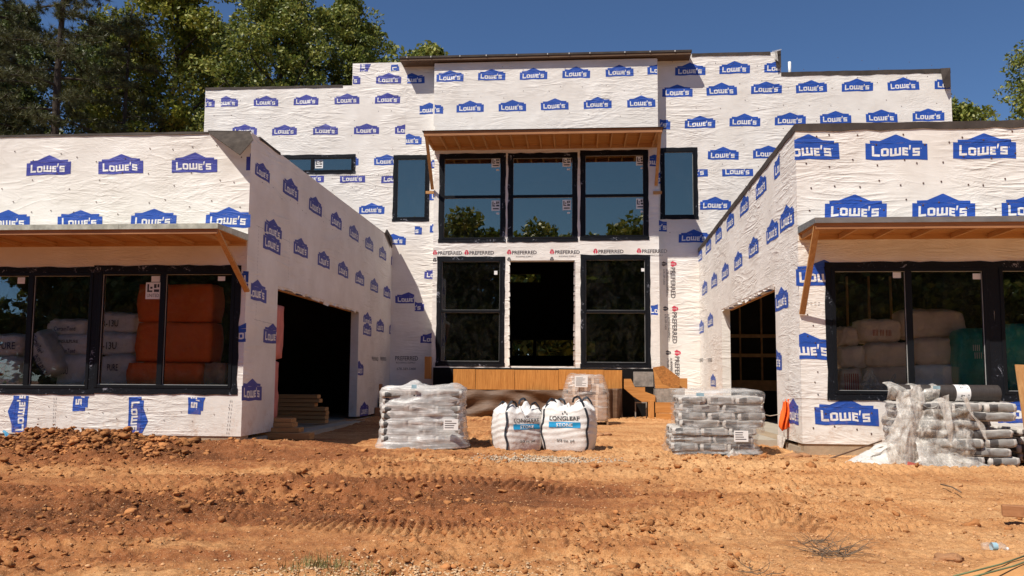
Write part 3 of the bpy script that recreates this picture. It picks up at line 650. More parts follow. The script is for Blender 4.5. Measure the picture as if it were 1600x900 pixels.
# bay
logos(PC, [(682, 128), (746.9, 126), (812.2, 124.6), (878.7, 122.3), (946.3, 119.7), (1011.6, 116.8, (None, None, 1027, None)), (650, 178.5, (679, None, None, None)), (713.3, 175.6), (779, 174.4), (845, 172.2), (912, 169.9), (980, 168)], Wb, wall_b)
logos(PC, [(1001, 260, (1015, None, 1027, None)), (1012, 492, (1017, None, 1028, None))], Wb, wall_b)
def pref(pl, x, y, h, parent, rot=0, icons=True, small=True):
    u, v = pl.px(x, y); r = math.radians(rot); c, s = math.cos(r), math.sin(r)
    P = lambda a, b: (u+a*c-b*s, v+a*s+b*c)
    text('PREFERRED', pl, u, v, h, M['pgrey'], parent, rot, .004, bold=.022)
    wd_ = h*8.0
    if small:
        a, b = P(h*1.2, -h*.95); text('ROOFING SUPPLY', pl, a, b, h*.42, M['pgrey'], parent, rot, .004)
    if icons:
        for (ox, oy, col, k) in ((-h*1.55, -.1*h, 'pred', 1.5), (-h*1.45, -h*2.1, 'pgrey', 1.25)):
            mb = MB(); hh = h*k*.95
            for poly in ([(0,.35),(.3,0),(.45,.12),(.45,.7),(.22,.8)], [(.55,.12),(.7,0),(1,.35),(.78,.8),(.55,.7)], [(.15,.86),(.5,.74),(.85,.86),(.5,1.05)]):
                mb.add([pl.pt(*P(ox+a*hh, oy+b*hh), .004) for a, b in poly], [tuple(range(len(poly)))])
            mb.build('printed_emblem', M[col], parent)
            if not small: break
for x, y in ((684, 398.0), (733.5, 397.7), (800, 397.2), (867, 396.7), (935, 395.7), (1003, 395.2)): pref(PC, x, y, .10, wall_b, small=True)
for x, y in ((1048, 418), (1050.5, 488), (1054.5, 557)):
    pref(PM, x, y, .125, wall_m, rot=-90)
    for k, (dx, n) in enumerate(((-7.5, 'BUILDING PRODUCTS'), (-12, '678-389-5400'))):
        u, v = PM.px(x+dx, y+3); text(n, PM, u, v, .055, M['pgrey'], wall_m, -90, .004)
u, v = PM.px(617.5, 563); text('PREFERRED', PM, u, v, .125, M['pgrey'], wall_m, 0, .004, width=.68, bold=.012)
u, v = PM.px(619, 568); text('ROOFING SUPPLY', PM, u, v, .05, M['pgrey'], wall_m, 0, .004); u, v = PM.px(620, 578); text('678-389-5400', PM, u, v, .07, M['pgrey'], wall_m, 0, .004)
for x in (581, 594): u, v = PL.px(x, 563); text('PREFERRED', PL, u, v, .1, M['pgrey'], wall_ls, 0, .004)
for x in (1093, 1106): u, v = PR.px(x, 566); text('PREFERRED', PR, u, v, .1, M['pgrey'], wall_rs, 0, .004)
# overlapping sheet edges, nail heads, staple lines
def sheet(pl, x0, y0, x1, y1, parent, d=.0015, name='wrap_sheet'):
    p2 = Plane(Y=pl.Y-d); mb = MB(); wallmesh(mb, p2, [rect(pl, x0, y0, x1, y1)], [h for h in HOLES.get(id(pl), [])], d*.9); return mb.build(name, M['wrap'], parent)
sheet(PC, 679, 99, 1027, 192, wall_b); sheet(PM, 1030, 120, 1482, 264, wall_m); sheet(PM, 322, 141, 632, 274, wall_m, .002)
def dots(pl, x0, y0, x1, y1, n, parent, r=.011, mat='rust', seed=1, avoid=()):
    rr = random.Random(seed); mb = MB(); u0, v0, u1, v1 = rect(pl, x0, y0, x1, y1); gx = max(1, int(math.sqrt(n*(u1-u0)/(v1-v0)))); gy = max(1, n//gx)
    for i in range(gx):
        for j in range(gy):
            u = u0+(u1-u0)*(i+rr.uniform(.2, .8))/gx; v = v0+(v1-v0)*(j+rr.uniform(.2, .8))/gy
            if any(a[0] < u < a[2] and a[1] < v < a[3] for a in avoid): continue
            mb.add([pl.pt(u+r*math.cos(k*math.pi/3), v+r*math.sin(k*math.pi/3), .009) for k in range(6)]+[pl.pt(u, v, .014)], [(k, (k+1) % 6, 6) for k in range(6)])
    o = mb.build('nail_heads', M[mat], parent); o['kind'] = 'stuff'; return o
dots(PW, 0, 222, 388, 345, 42, wall_lf, .012, seed=2); dots(PW, 0, 622, 366, 668, 26, wall_lf, .009, seed=3)
dots(PW, 1250, 203, 1600, 335, 44, wall_rf, .015, seed=4); dots(PW, 1252, 632, 1600, 690, 22, wall_rf, .014, seed=5); dots(PW, 1250, 480, 1285, 620, 8, wall_rf, .012, seed=15)
dots(PM, 325, 143, 630, 345, 70, wall_m, .011, seed=6, avoid=(upH,)); dots(PM, 1030, 90, 1480, 370, 110, wall_m, .012, seed=7, avoid=(upR,)); dots(PC, 684, 100, 1022, 190, 40, wall_b, .010, seed=8)
dots(PL, 405, 260, 610, 420, 50, wall_ls, .011, seed=9, avoid=((gy0, 0, gy1, gz),)); dots(PR, 1090, 400, 1230, 330, 40, wall_rs, .011, seed=10)
u0_ = YW+.25
def stitches(pl, pts, parent, seed=1, double=False):
    rr = random.Random(seed); mb = MB()
    for (a, b) in pts:
        (u0, v0), (u1, v1) = pl.px(*a), pl.px(*b); L = math.hypot(u1-u0, v1-v0); n = int(L/.06)
        du, dv = (u1-u0)/n, (v1-v0)/n; nu, nv = -dv, du; k_ = .006/max(1e-6, math.hypot(nu, nv))
        for k in range(n):
            for o in ((-.018, .018) if double else (0,)):
                oo = o/max(1e-6, math.hypot(nu, nv)); x, y = u0+du*(k+.2)+nu*oo+rr.uniform(-.004, .004), v0+dv*(k+.2)+nv*oo
                p = [(x-nu*k_/2, y-nv*k_/2), (x+du*.55-nu*k_/2, y+dv*.55-nv*k_/2), (x+du*.55+nu*k_/2, y+dv*.55+nv*k_/2), (x+nu*k_/2, y+nv*k_/2)]
                mb.add([pl.pt(*c, .0065) for c in p], [(0,1,2,3)])
    o = mb.build('staple_line', M['stitch'], parent); o['kind'] = 'stuff'
stitches(PW, [((86.5, 620), (84, 672)), ((361.5, 624), (356, 680))], wall_lf, double=True)
stitches(PL, [((452, 372), (450, 440)), ((404, 352), (399, 500)), ((579, 455), (577, 660)), ((397, 499), (428, 507)), ((400, 352), (452, 378))], wall_ls)
stitches(PW, [((1252, 474), (1283, 474.5))], wall_rf, double=True)
stitches(PR, [((1232, 350), (1232, 690)), ((1195, 430), (1230, 412))], wall_rs, 4); stitches(PR, [((1080, 440), (1083, 600))], wall_rs, 5)
stitches(PM, [((1100, 266), (1160, 265)), ((500, 274), (612, 274)), ((588, 111.5), (620, 111))], wall_m)

# ------------------------------------------------------------------ membranes, flashings, caps
def strip_cap(name, pts, h, w, mat, label=None, seed=1, amp=.02):
    """strip folded over the top of a parapet: pts along the wall top, h down the face, w over the top"""
    rr = random.Random(seed); mb = MB(); P = [Vector(p) for p in pts]; fine = []
    for i in range(len(P)-1):
        n = max(1, int((P[i+1]-P[i]).length/.22))
        for k in range(n): fine.append(P[i].lerp(P[i+1], k/n))
    fine.append(P[-1]); sec = []
    for i, p in enumerate(fine):
        d = (fine[min(i+1, len(fine)-1)]-fine[max(i-1, 0)]).normalized(); out = Vector((d.y, -d.x, 0)).normalized()
        hh = h*(1+rr.uniform(-.18, .18)); lift = rr.uniform(0, amp)
        sec.append([p+out*(.012+lift*.5)-Vector((0,0,hh)), p+out*.014+Vector((0,0,.012+lift*.6)), p-out*w+Vector((0,0,.014)), p-out*w-Vector((0,0,.006)), p+out*.003+Vector((0,0,-.003)), p+out*.003-Vector((0,0,hh))])
    vs = [v for s in sec for v in s]; fs = []
    for i in range(len(sec)-1):
        for k in range(6): fs.append((i*6+k, (i+1)*6+k, (i+1)*6+(k+1) % 6, i*6+(k+1) % 6))
    fs += [tuple(range(6)), tuple((len(sec)-1)*6+k for k in range(6))[::-1]]
    mb.add(vs, fs); return fix_normals(mb.build(name, M[mat], HOUSE, label=label))
E3 = lambda x, y, z: Vector((x, y, z))
strip_cap('parapet_membrane', [E3(XR, YM-.02, ZTR-.33), E3(XR, YW, ZTR), E3(XWR, YW, ZTR)], .10, .3, 'membrane', 'dark membrane folded over the right wing parapet', 3)
strip_cap('parapet_edge', [E3(XWL, YW, ZTL), E3(XL-.75, YW, ZTL)], .02, .2, 'membrane', seed=4)
strip_cap('parapet_edge', [E3(xA, YM, zA), E3(xB-.3, YM, zA)], .05, .2, 'membrane', seed=5)
strip_cap('parapet_edge', [E3(PM.px(1081,84)[0], YM, zC), E3(xS-.3, YM, zC)], .07, .2, 'membrane', seed=6)
strip_cap('parapet_edge', [E3(xS, YM, zD), E3(xE, YM, zD)], .11, .2, 'membrane', seed=7)
# short pieces along the left side parapet
mb = MB(); a, b = PL.px(408, 222)[0], PL.px(432, 240)[0]
strip_cap('parapet_edge', [E3(XL, YW+.35, ZTL), E3(XL, YW+1.35, ZTL)], .03, .2, 'membrane', seed=8)
mb = MB(); mb.prism([PL.pt(YM-1.1, ZTL-.02, .02), PL.pt(YM-.25, ZTL-.02, .03), PL.pt(YM-.25, ZTL-.32, .03), PL.pt(YM-.9, ZTL+.12, .02)], (-1,0,0), -.03); fix_normals(mb.build('membrane_flap', M['membrane'], HOUSE, label='small dark flap at the far end of the left parapet'))
# drooping flap on the left wing's corner
p = [W(325, 207, Y=YW-.02), W(391, 207, Y=YW-.02), W(396, 219, Y=YW-.22), W(375, 243, Y=YW-.42), W(352, 226, Y=YW-.30)]
mb = MB(); mb.prism(p, (0, 0, 1), .012); fl = fix_normals(mb.build('membrane_flap', M['membrane2'], HOUSE, label='drooping stiff dark flap at the left wing corner'))
mb = MB(); mb.prism([W(325, 206, Y=YW+.0), W(393, 206.5, Y=YW+.0), W(393, 206, Y=YW+.3), W(325, 205, Y=YW+.3)], (0,0,1), .015); mb.build('parapet_edge', M['membrane2'], HOUSE)
# hanging black flaps on the main wall corners
mb = MB(); mb.prism([W(1469, 107, Y=YM-.02), W(1484.5, 106, Y=YM-.02), W(1485.5, 136, Y=YM-.1), W(1478, 138, Y=YM-.16), W(1473, 128, Y=YM-.12)], (0,-1,0), .012); fix_normals(mb.build('membrane_flap', M['membrane'], HOUSE, label='black flap hanging at the right end of the main wall'))
mb = MB(); mb.prism([W(1211, 80, Y=YM-.02), W(1220, 79, Y=YM-.02), W(1220.5, 105, Y=YM-.05), W(1213, 107, Y=YM-.08)], (0,-1,0), .012)
mb.prism([W(1207, 82, Y=YM-.09), W(1214, 79, Y=YM-.09), W(1216, 96, Y=YM-.12), W(1210, 92, Y=YM-.1)], (0,-1,0), .006, 1); mb.prism([W(1206, 80, Y=YM-.1), W(1221, 76.5, Y=YM-.1), W(1221, 78, Y=YM-.1), W(1207, 83, Y=YM-.1)], (0,-1,0), .01, 1)
fix_normals(mb.build('membrane_flap', [M['membrane'], M['film_rag']], HOUSE, label='torn black flap at the step of the parapet'))
mb = MB(); pp = W(1234, 113, Y=YM+.6); mb.tube([pp-E3(0,0,.3), pp+E3(0,0,.32)], .045, 10); mb.build('vent_pipe', M['pipe'], HOUSE)
# roof slab over the bay
zf = z_at(PC, 850, 92.5)
YF = YC-.16
def roofslab():
    l, r_ = W(625, 97, Y=YF).x, W(1080, 84, Y=YF).x; z0 = W(850, 91.5, Y=YF).z
    mb = MB(); mb.box((l, YF, z0+.03), (r_, YM+1.5, z0+.10)); s = mb.build('roof_edge_board', M['darkboard'], HOUSE)
    mb = MB(); mb.box((l-.02, YF-.02, z0+.10), (r_+.02, YM+1.6, z0+.16)); mb.build('roof_membrane', M['membrane'], HOUSE)
    mb = MB(); rr = random.Random(3)
    x = l+.2
    while x < r_: mb.box((x, YF-.035, z0+.105), (x+.03, YF-.02, z0+.15)); x += rr.uniform(.6, 1.1)
    mb.build('roof_clips', M['gasket'], HOUSE)['kind'] = 'stuff'
roofslab()
# ------------------------------------------------------------------ canopies
def canopy(x0, x1, zc, Yw, depth, spacing, top, fh, label, flash='metal', braces=(), seed=1, skirt=.06):
    """a shed of rafters on the wall: fascia, soffit deck, rafters, top flashing, braces; x0..x1, underside zc"""
    rr = random.Random(seed); Yo = Yw-depth
    mb = MB(); mb.box((x0, Yo, zc), (x1, Yo+.04, zc+fh)); c = mb.build('canopy', M['fascia'], HOUSE, label=label); bevel(c, .004)
    mb = MB(); mb.box((x0, Yo+.04, zc+fh-.03), (x1, Yw-.002, zc+fh-.012)); mb.build('canopy_deck', M['ply'], c)
    mb = MB(); mb.box((x0, Yw-.045, zc-.002), (x1, Yw-.002, zc+fh-.03)); mb.build('ledger_board', M['lumber'], c)
    x = x0+.03; k = 0
    while x < x1-.05:
        mb = MB(); mb.box((-.019, 0, 0), (.019, depth-.087, fh-.035)); me = MB_cache(mb, 'rafter', depth, fh)
        o = bpy.data.objects.new('rafter', me); COL.objects.link(o); o.location = (x+rr.uniform(-.015, .015), Yo+.042, zc+.003); child(o, c); k += 1
        x += spacing
    if flash:
        mb = MB(); n = int((x1-x0)/.8)+1
        for i in range(n):
            a = x0-.02+(x1-x0+.04)*i/n; b = x0-.02+(x1-x0+.04)*(i+1)/n; j = rr.uniform(0, .006)
            mb.add([(a, Yo-.03-j, zc+fh-.02), (b, Yo-.03-j, zc+fh-.02), (b, Yo-.035-j, zc+fh+skirt), (a, Yo-.035-j, zc+fh+skirt), (b, Yw-.003, zc+fh+top), (a, Yw-.003, zc+fh+top), (a, Yw-.003, zc+fh-.01), (b, Yw-.003, zc+fh-.01)], [(0,1,2,3), (3,2,4,5), (5,4,7,6), (0,6,7,1), (0,3,5,6), (1,7,4,2)])
        fix_normals(mb.build('metal_flashing', M[flash], c))
    for (p, q) in braces:
        mb = MB(); mb.bar(p, q, .04, .09, (1, 0, 0)); b = mb.build('brace', M['lumber_z'], c); bevel(b, .003)
    return c
MBC = {}
def MB_cache(mb, name, *k):
    if (name, k) not in MBC: MBC[name, k] = mb.mesh(name, M['lumber_y'])
    return MBC[name, k]
zcL = z_at(PW, 200, 385); zcR = z_at(PW, 1450, 373.5)
dL = YW-W(200, 366, Z=zcL).y; dR = YW-W(1450, 357, Z=zcR).y
fhL = W(200, 356.5, Y=YW-dL).z-zcL; fhR = W(1450, 345.5, Y=YW-dR).z-zcR
xcl = W(352, 362, Y=YW-dL).x
canopy(XWL+1, XL-.01, zcL, YW, dL, .61, .10, fhL, 'timber canopy with exposed rafters over the left wing window', 'greenflash', [(E3(XL-.06, YW-dL+.07, zcL+.08), E3(XL+.02, YW-.0, PL.px(402, 460)[1]))], 1)
xcr = W(1246, 350, Y=YW-dR).x
canopy(XR+.02, XWR-1, zcR, YW, dR, .57, .10, fhR, 'timber canopy with exposed rafters over the right wing window', 'metal', [(E3(XR+.06, YW-dR+.07, zcR+.10), E3(XR+.03, YW-.03, W(1244, 491, Y=YW).z))], 2)
zcC = z_at(PC, 850, 233); dC = YC-W(850, 209.5, Z=zcC).y; fhC = W(850, 201.5, Y=YC-dC).z-zcC
print('canopy depths', dL, dR, dC, fhL, fhR, fhC)
xl, xr = W(662, 206, Y=YC-dC).x, W(1035, 198, Y=YC-dC).x
cc = canopy(xl, xr, zcC, YC, dC, .40, .12, fhC, 'timber canopy with exposed rafters over the upper centre windows', None, [(E3(xl+.06, YC-dC+.07, zcC+.05), E3(W(676, 296, Y=YC).x, YC-.03, W(676, 296, Y=YC).z)), (E3(xr-.06, YC-dC+.07, zcC+.05), E3(W(1025, 290, Y=YC).x, YC-.03, W(1025, 290, Y=YC).z))], 3)
mb = MB(); mb.add([(xl-.04, YC-dC-.04, zcC+fhC+.0), (xr+.04, YC-dC-.04, zcC+fhC+.0), (xr+.04, YC-.005, zcC+fhC+.12), (xl-.04, YC-.005, zcC+fhC+.12), (xl-.04, YC-dC-.04, zcC+fhC-.012), (xr+.04, YC-dC-.04, zcC+fhC-.012), (xr+.04, YC-.005, zcC+fhC-.012), (xl-.04, YC-.005, zcC+fhC-.012)], [(0,1,2,3),(4,7,6,5),(0,4,5,1),(1,5,6,2),(3,2,6,7),(0,3,7,4)]); mb.build('canopy_membrane', M['membrane'], cc)
# brace foot blocks beside the centre windows
for x in (672, 1027):
    p = W(x, 297, Y=YC); mb = MB(); mb.box((p.x-.12, YC-.06, p.z-.12), (p.x+.12, YC-.003, p.z-.04)); mb.build('brace_block', M['lumber'], cc)
# opening linings in the garage doorways: ragged wrap edge and exposed timber
for pl, y0, y1, z, wl_ in ((PL, gy0, gy1, gz, wall_ls), (PR, -hy1, -hy0, hz, wall_rs)):
    mb = MB(); rr = random.Random(9); u = y0
    while u < y1-.02:
        L = min(rr.uniform(.25, .6), y1-u); h0, h1 = rr.uniform(.02, .09), rr.uniform(.02, .09)
        mb.prism([pl.pt(u, z+.01, .01), pl.pt(u+L, z+.01, .01), pl.pt(u+L, z-h1, -.01), pl.pt(u+L*.5, z-h0*1.3, .02), pl.pt(u, z-h0, -.02)], tuple(pl.n), .006, 0); u += L
    fix_normals(mb.build('ragged_wrap_edge', M['wrap'], wl_))
    for k in range(6):
        a = y0+.25+k*(y1-y0-.6)/5; q = MB(); q.add([pl.pt(a, z-.005, -.02), pl.pt(a+.55, z-.005, -.02), pl.pt(a+.45, z-.005, -.17), pl.pt(a+.28, z-.005, -.19), pl.pt(a+.1, z-.005, -.17)], [(0,1,2,3,4)]); q.build('printed_logo', M['blue'], wl_)
    mb = MB(); mb.box(pl.pt(y0+.0, z-.02, -.205), pl.pt(y1, z+.25, -.245)); mb.build('lintel', M['lumber_y'], HOUSE)
# framing in the right garage
mb = MB()
for k in range(12): y = YW+.5+k*.42; mb.box((XWR-3.2, y, .2), (XWR-3.1, y+.04, ZTR-.8))
mb.build('stud_wall', M['stud'], HOUSE)['kind'] = 'stuff'
for z in (.95, 1.9, 2.45):
    mb = MB(); mb.box((XR+.25, YM-.2, z), (XWR-.4, YM-.16, z+(.3 if z < 1 else .10))); mb.build('framing_rail', M['stud'], HOUSE)
for k in range(9):
    x = XR+.5+k*.6; mb = MB(); mb.box((x, YM-.15, .2), (x+.04, YM-.06, 4.2)); mb.build('stud', M['stud'], HOUSE)

# ------------------------------------------------------------------ base of the centre bay: plywood rim, skirt, steps in construction
YD = 22.9
def plyboard(x0, y0, x1, y1, Y, th=.03, name='plywood_board', mat='ply', parent=HOUSE, label=None):
    a = W(x0, y1, Y=Y); b = W(x1, y0, Y=Y); mb = MB(); mb.box((a.x, Y, a.z), (b.x, Y+th, b.z)); o = mb.build(name, M[mat], parent, label=label); bevel(o, .004); return o
for i, (a, b) in enumerate(((708, 742.5), (742.9, 803.6), (803.9, 872.6), (872.9, 943.4), (944, 972))): plyboard(a, 577+i*.3+(i % 3)*.4, b, 608+i*.2+(i*7 % 3)*.5, YD-.006*(i % 2), mat='ply_rim')
a = W(708, 577, Y=YD); b = W(972, 577, Y=YD)
mb = MB(); mb.box((a.x, YD+.04, a.z-.12), (b.x, YC+.0, a.z-.01)); mb.build('porch_deck', M['ply'], HOUSE)
# crossbeam under windows
a0 = W(677, 573, Y=YC-.03); b0 = W(1022, 576, Y=YC-.03)
mb = MB(); mb.box((a0.x, YC-.05, 0), (b0.x, YC-.004, a0.z-.02)); mb.build('sill_band', M['void'], HOUSE)  # its black colour stands in for the shade under the bay
# skirt of brown sheet
def cloth_grid(nx, ny, fn): 
    v = np.array([fn(i/nx, j/ny) for j in range(ny+1) for i in range(nx+1)]); f = [(j*(nx+1)+i, j*(nx+1)+i+1, (j+1)*(nx+1)+i+1, (j+1)*(nx+1)+i) for j in range(ny) for i in range(nx)]; return v, f
P0 = W(700, 608, Y=YD-.02); P1 = W(886, 608, Y=YD-.02); zt, zb = P0.z, .05
def sk_fn(s, t): 
    z = zt+(zb-zt)*t - (.06*math.sin(s*9)+.03)*(1-abs(2*t-1)); return (P0.x+(P1.x-P0.x)*s, YD-.02-.12*t+.05*math.sin(13*t+3*math.sin(s*5))+.03*math.sin(s*22+t*7)+.03*math.sin(s*7-t*9), z)
v, f = cloth_grid(60, 24, sk_fn); o = npobj('draped_sheet', v, f, M['skirt'], HOUSE, True); o['label'] = 'brown sheet hanging below the plywood porch edge'
o.modifiers.new('s', 'SOLIDIFY').thickness = .004
# sheet hanging right, folded
def sk2(s, t):
    a = W(930+s*42, 607-0*s, Y=YD-.15); x = a.x-(1-t)*0+(.25*t*(1-s)); return (x-.0, YD-.15-.2*math.sin(s*3.1)-.07*math.sin(s*17+t*3), a.z+(.12-a.z)*t*(1-.05*math.sin(s*7)))
v, f = cloth_grid(36, 20, sk2); o = npobj('draped_sheet', v, f, M['skirt'], HOUSE, True); o['label'] = 'bunched brown sheet hanging beside the gap under the porch'; o.modifiers.new('s', 'SOLIDIFY').thickness = .004
# open gap under the steps: a black panel stands in for its shade
a = W(972, 606, Y=YC-.1); b = W(1024, 662, Y=YC-.1); mb = MB(); mb.box((a.x-.3, YC-.1, 0), (b.x+.1, YC-.06, a.z)); mb.build('gap_shade_panel', M['void'], HOUSE)
# timber formwork of the side steps
ST = empty('step_formwork', W(1000, 660, Y=YD-.3), 'plywood and concrete stair formwork standing right of the porch gap', 'formwork')
def fb(x0, y0, x1, y1, Y, th, name, mat, poly=None):
    mb = MB()
    if poly: mb.prism([W(x, y, Y=Y) for x, y in poly], (0, 1, 0), th)
    else:
        a = W(x0, y1, Y=Y); b = W(x1, y0, Y=Y); mb.box((a.x, Y, a.z), (b.x, Y+th, b.z))
    o = fix_normals(mb.build(name, M[mat], ST)); bevel(o, .004); return o
fb(0,0,0,0, YD-.25, .03, 'stringer', 'ply', [(975,592),(986,592),(992,605),(1008,605),(1008,612),(1024,618),(1024,628),(1003,628),(990,620),(975,607)])
fb(990, 581, 1021, 604, YD+.3, .12, 'block', 'cgrey')
fb(1013, 626, 1022, 660, YD-.3, .09, 'post', 'ply_z')
fb(1024, 608, 1070, 628.5, YD-.2, .5, 'concrete_cheek', 'cgrey')
fb(1024, 629, 1067, 645, YD-.3, .04, 'form_board', 'ply'); fb(1025, 646, 1063, 657, YD-.34, .04, 'form_board', 'ply'); fb(1024, 657.5, 1060, 664, YD-.3, .04, 'form_board', 'ply')
fb(0,0,0,0, YD-.1, .025, 'angled_panel', 'osb', [(1020,574),(1037,571.5),(1062,590),(1062,607),(1025,607)]); fb(0,0,0,0, YD-.16, .02, 'side_panel', 'ply', [(1021,575),(1035,600),(1053,607),(1024,607)]); fb(1062, 591, 1074, 608, YD+.1, .03, 'side_panel', 'ply')
mb = MB(); a = W(992, 628, Y=YD+.1); b = W(1011, 658, Y=YD+.1)
for (x0, x1, z0, z1) in ((a.x, a.x+.03, b.z, a.z), (b.x-.03, b.x, b.z, a.z), (a.x+.03, b.x-.03, a.z-.03, a.z)): mb.box((x0, YD+.1, z0), (x1, YD+.13, z1))
mb.build('frame', M['cgrey'], ST)
fb(663, 557, 673, 592, YD+.6, .2, 'corner_block', 'ply_z')
# left: stepped timber blocks between left wing and pallet
SB = empty('timber_steps', W(590, 660, Y=22.6), 'stack of rough timber blocks stepping up in the shaded inner corner', 'timber steps')
for (x0, y0, x1, y1, Y) in ((579, 600, 594, 662, 22.9), (592, 622, 604, 662, 22.7), (585, 637, 606, 652, 22.4), (583, 652, 608, 666, 22.2), (600, 605, 640, 660, 23.2)):
    a = W(x0, y1, Y=Y); b = W(x1, y0, Y=Y); mb = MB(); mb.box((a.x, Y, a.z), (b.x, Y+.3, b.z)); o = mb.build('block', M['fascia'], SB); bevel(o, .006)

# ------------------------------------------------------------------ ground
TRACKS = []   # (list of (x, y) points, width, depth, lug spacing)
def gp(x, y, Z=.03): p = W(x, y, Z=Z); return (p.x, p.y)
for pts, w, dp, ls in (
    ([(-40, 850), (110, 832), (250, 812), (330, 800), (400, 786)], .60, .05, .10),
    ([(-60, 768), (80, 764), (200, 752), (300, 744), (420, 733)], .55, .045, .11),
    ([(430, 800), (560, 808), (700, 814), (850, 817), (1000, 813), (1160, 800)], .78, .05, .085),
    ([(560, 748), (680, 751), (780, 754), (900, 764), (1060, 770)], .62, .05, .10),
    ([(1060, 806), (1200, 795), (1380, 785), (1640, 780)], .62, .03, .10),
    ([(1120, 762), (1290, 750), (1450, 742), (1640, 745)], .62, .03, .12),
    ([(340, 770), (365, 785), (380, 800)], .40, .05, .13),
    ([(430, 702), (520, 712), (560, 722)], .60, .03, .12),
    ([(1150, 790), (1300, 812), (1420, 800)], .5, .02, .10)):
    TRACKS.append((np.array([gp(*p) for p in pts]), w, dp, ls))
def base_z(x, y):
    z = -.06+.16*sstep(7.5, 12.8, y)+.10*sstep(15, 22, y)
    z = z+.26*np.exp(-((x+7.6)/1.9)**2-((y-12.35)/.75)**2)+.16*np.exp(-((x+4.7)/1.3)**2-((y-12.6)/.6)**2)
    z = z+.14*np.exp(-((x+.9)/2.6)**2-((y-17.3)/1.7)**2)+.05*np.exp(-((x+6.9)/1.6)**2-((y-9.0)/.9)**2)
    z = z+.10*np.exp(-((x+3.6)/1.4)**2-((y-9.6)/.35)**2)+.08*np.exp(-((x+1.2)/2.8)**2-((y-10.7)/.28)**2)+.07*np.exp(-((x-3.)/3)**2-((y-11.2)/.3)**2)
    z = z-.12*sstep(-5.2, -6.2, x)*sstep(13.0, 13.3, y)*0
    far = sstep(30, 120, np.hypot(x, y-12)); return z*(1-far)+far*.2
def rough_mask(x, y):
    m = np.clip(.55+1.4*fbm(x, y, .45, 3, 50), .12, 1)
    m = m+1.0*np.exp(-((x+7.4)/2.3)**2-((y-12.2)/.8)**2)+.6*np.exp(-((x+3.9)/1.6)**2-((y-8.6)/1.3)**2)
    return m*(1-.45*sstep(1, 6, x))
def ground_z(x, y, tracks=True):
    x = np.asarray(x, float); y = np.asarray(y, float)
    z = base_z(x, y)+.05*fbm(x, y, .35, 3, 3)*(1-sstep(12.6, 13.2, y)*.6)
    z = z+.055*fbm(x*.22+y*.03, y*1.6, 1.3, 3, 61)*sstep(13.3, 12.3, y)
    near = sstep(40, 18, y)*sstep(-3, 2, y); m = rough_mask(x, y)
    n1 = fbm(x, y, 1.7, 4, 11); n2 = fbm(x*1.0, y*1.15, 6.5, 3, 23); n3 = fbm(x, y, 19, 3, 31)
    bil = np.abs(fbm(x, y, 4.2, 3, 41))
    rough = near*(.060*n1*m+.050*np.maximum(n2, -.2)*m+.055*(bil-.2)*m+.042*n3*m+.010*n3); cover = np.zeros(x.shape); tz = np.zeros(x.shape)
    if tracks:
        for P, w, dp, ls in TRACKS:
            best = np.full(x.shape, 9.); sd = np.zeros(x.shape); ss = np.zeros(x.shape); acc = 0
            for i in range(len(P)-1):
                a, b = P[i], P[i+1]; d = b-a; L = np.hypot(*d); d = d/L
                t = np.clip((x-a[0])*d[0]+(y-a[1])*d[1], 0, L); cx, cy = a[0]+d[0]*t, a[1]+d[1]*t
                dist = np.hypot(x-cx, y-cy); side = (x-a[0])*(-d[1])+(y-a[1])*d[0]; k = dist < best
                best = np.where(k, dist, best); sd = np.where(k, side, sd); ss = np.where(k, acc+t, ss); acc += L
            wob = .05*fbm(x, y, 1.2, 2, 77); r = (best+wob)/(w/2)
            inside = 1-sstep(.85, 1.12, r); rim = np.exp(-((r-1.22)/.16)**2)
            patch = np.clip(.2+1.9*vnoise(ss*1.1, sd*0+7, 91), .35, 1)
            row = np.floor(sd/.185+.5); ph = (ss+row*ls*.5+.02*fbm(x, y, 3, 2, 8))/ls*2*np.pi+.9*np.sin(sd*9)
            lug = np.tanh(2.2*np.sin(ph))*np.sqrt(np.abs(np.cos(np.pi*sd/.185))+.05)*(1-sstep(.85, 1.0, r))
            tz = tz-inside*dp*.35+rim*dp*.30+inside*(lug*.5+.5)*.058*patch; cover = np.maximum(cover, inside*patch*.9)
    return z+rough*(1-.75*cover)+tz
def axis(segs):
    out = []
    for a, b, s0, s1 in segs:
        n = max(2, int(abs(b-a)/((s0+s1)/2))); t = np.linspace(0, 1, n, endpoint=False); g = s1/s0
        u = t if abs(g-1) < 1e-3 else (g**t-1)/(g-1); out.append(a+(b-a)*u)
    out.append([segs[-1][1]]); return np.concatenate(out)
gx = axis([(-400, -60, 40, 8), (-60, -12, 6, .4), (-12, -7.5, .12, .03), (-7.5, -5, .03, .017), (-5, 5, .017, .017), (5, 7.5, .017, .03), (7.5, 12, .03, .12), (12, 60, .4, 6), (60, 400, 8, 40)])
gy = axis([(-140, -10, 20, 2), (-10, 4.3, 1.5, .05), (4.3, 9, .018, .026), (9, 13.6, .028, .04), (13.6, 18, .05, .12), (18, 26, .15, .4), (26, 60, .8, 4), (60, 500, 10, 50)])
X, Y = np.meshgrid(gx, gy); Zg = ground_z(X, Y)
v = np.stack([X, Y, Zg], -1).reshape(-1, 3); nx, ny = len(gx), len(gy)
idx = np.arange(nx*ny).reshape(ny, nx); f = np.stack([idx[:-1,:-1], idx[:-1,1:], idx[1:,1:], idx[1:,:-1]], -1).reshape(-1, 4)
cx = v[f].mean(1)
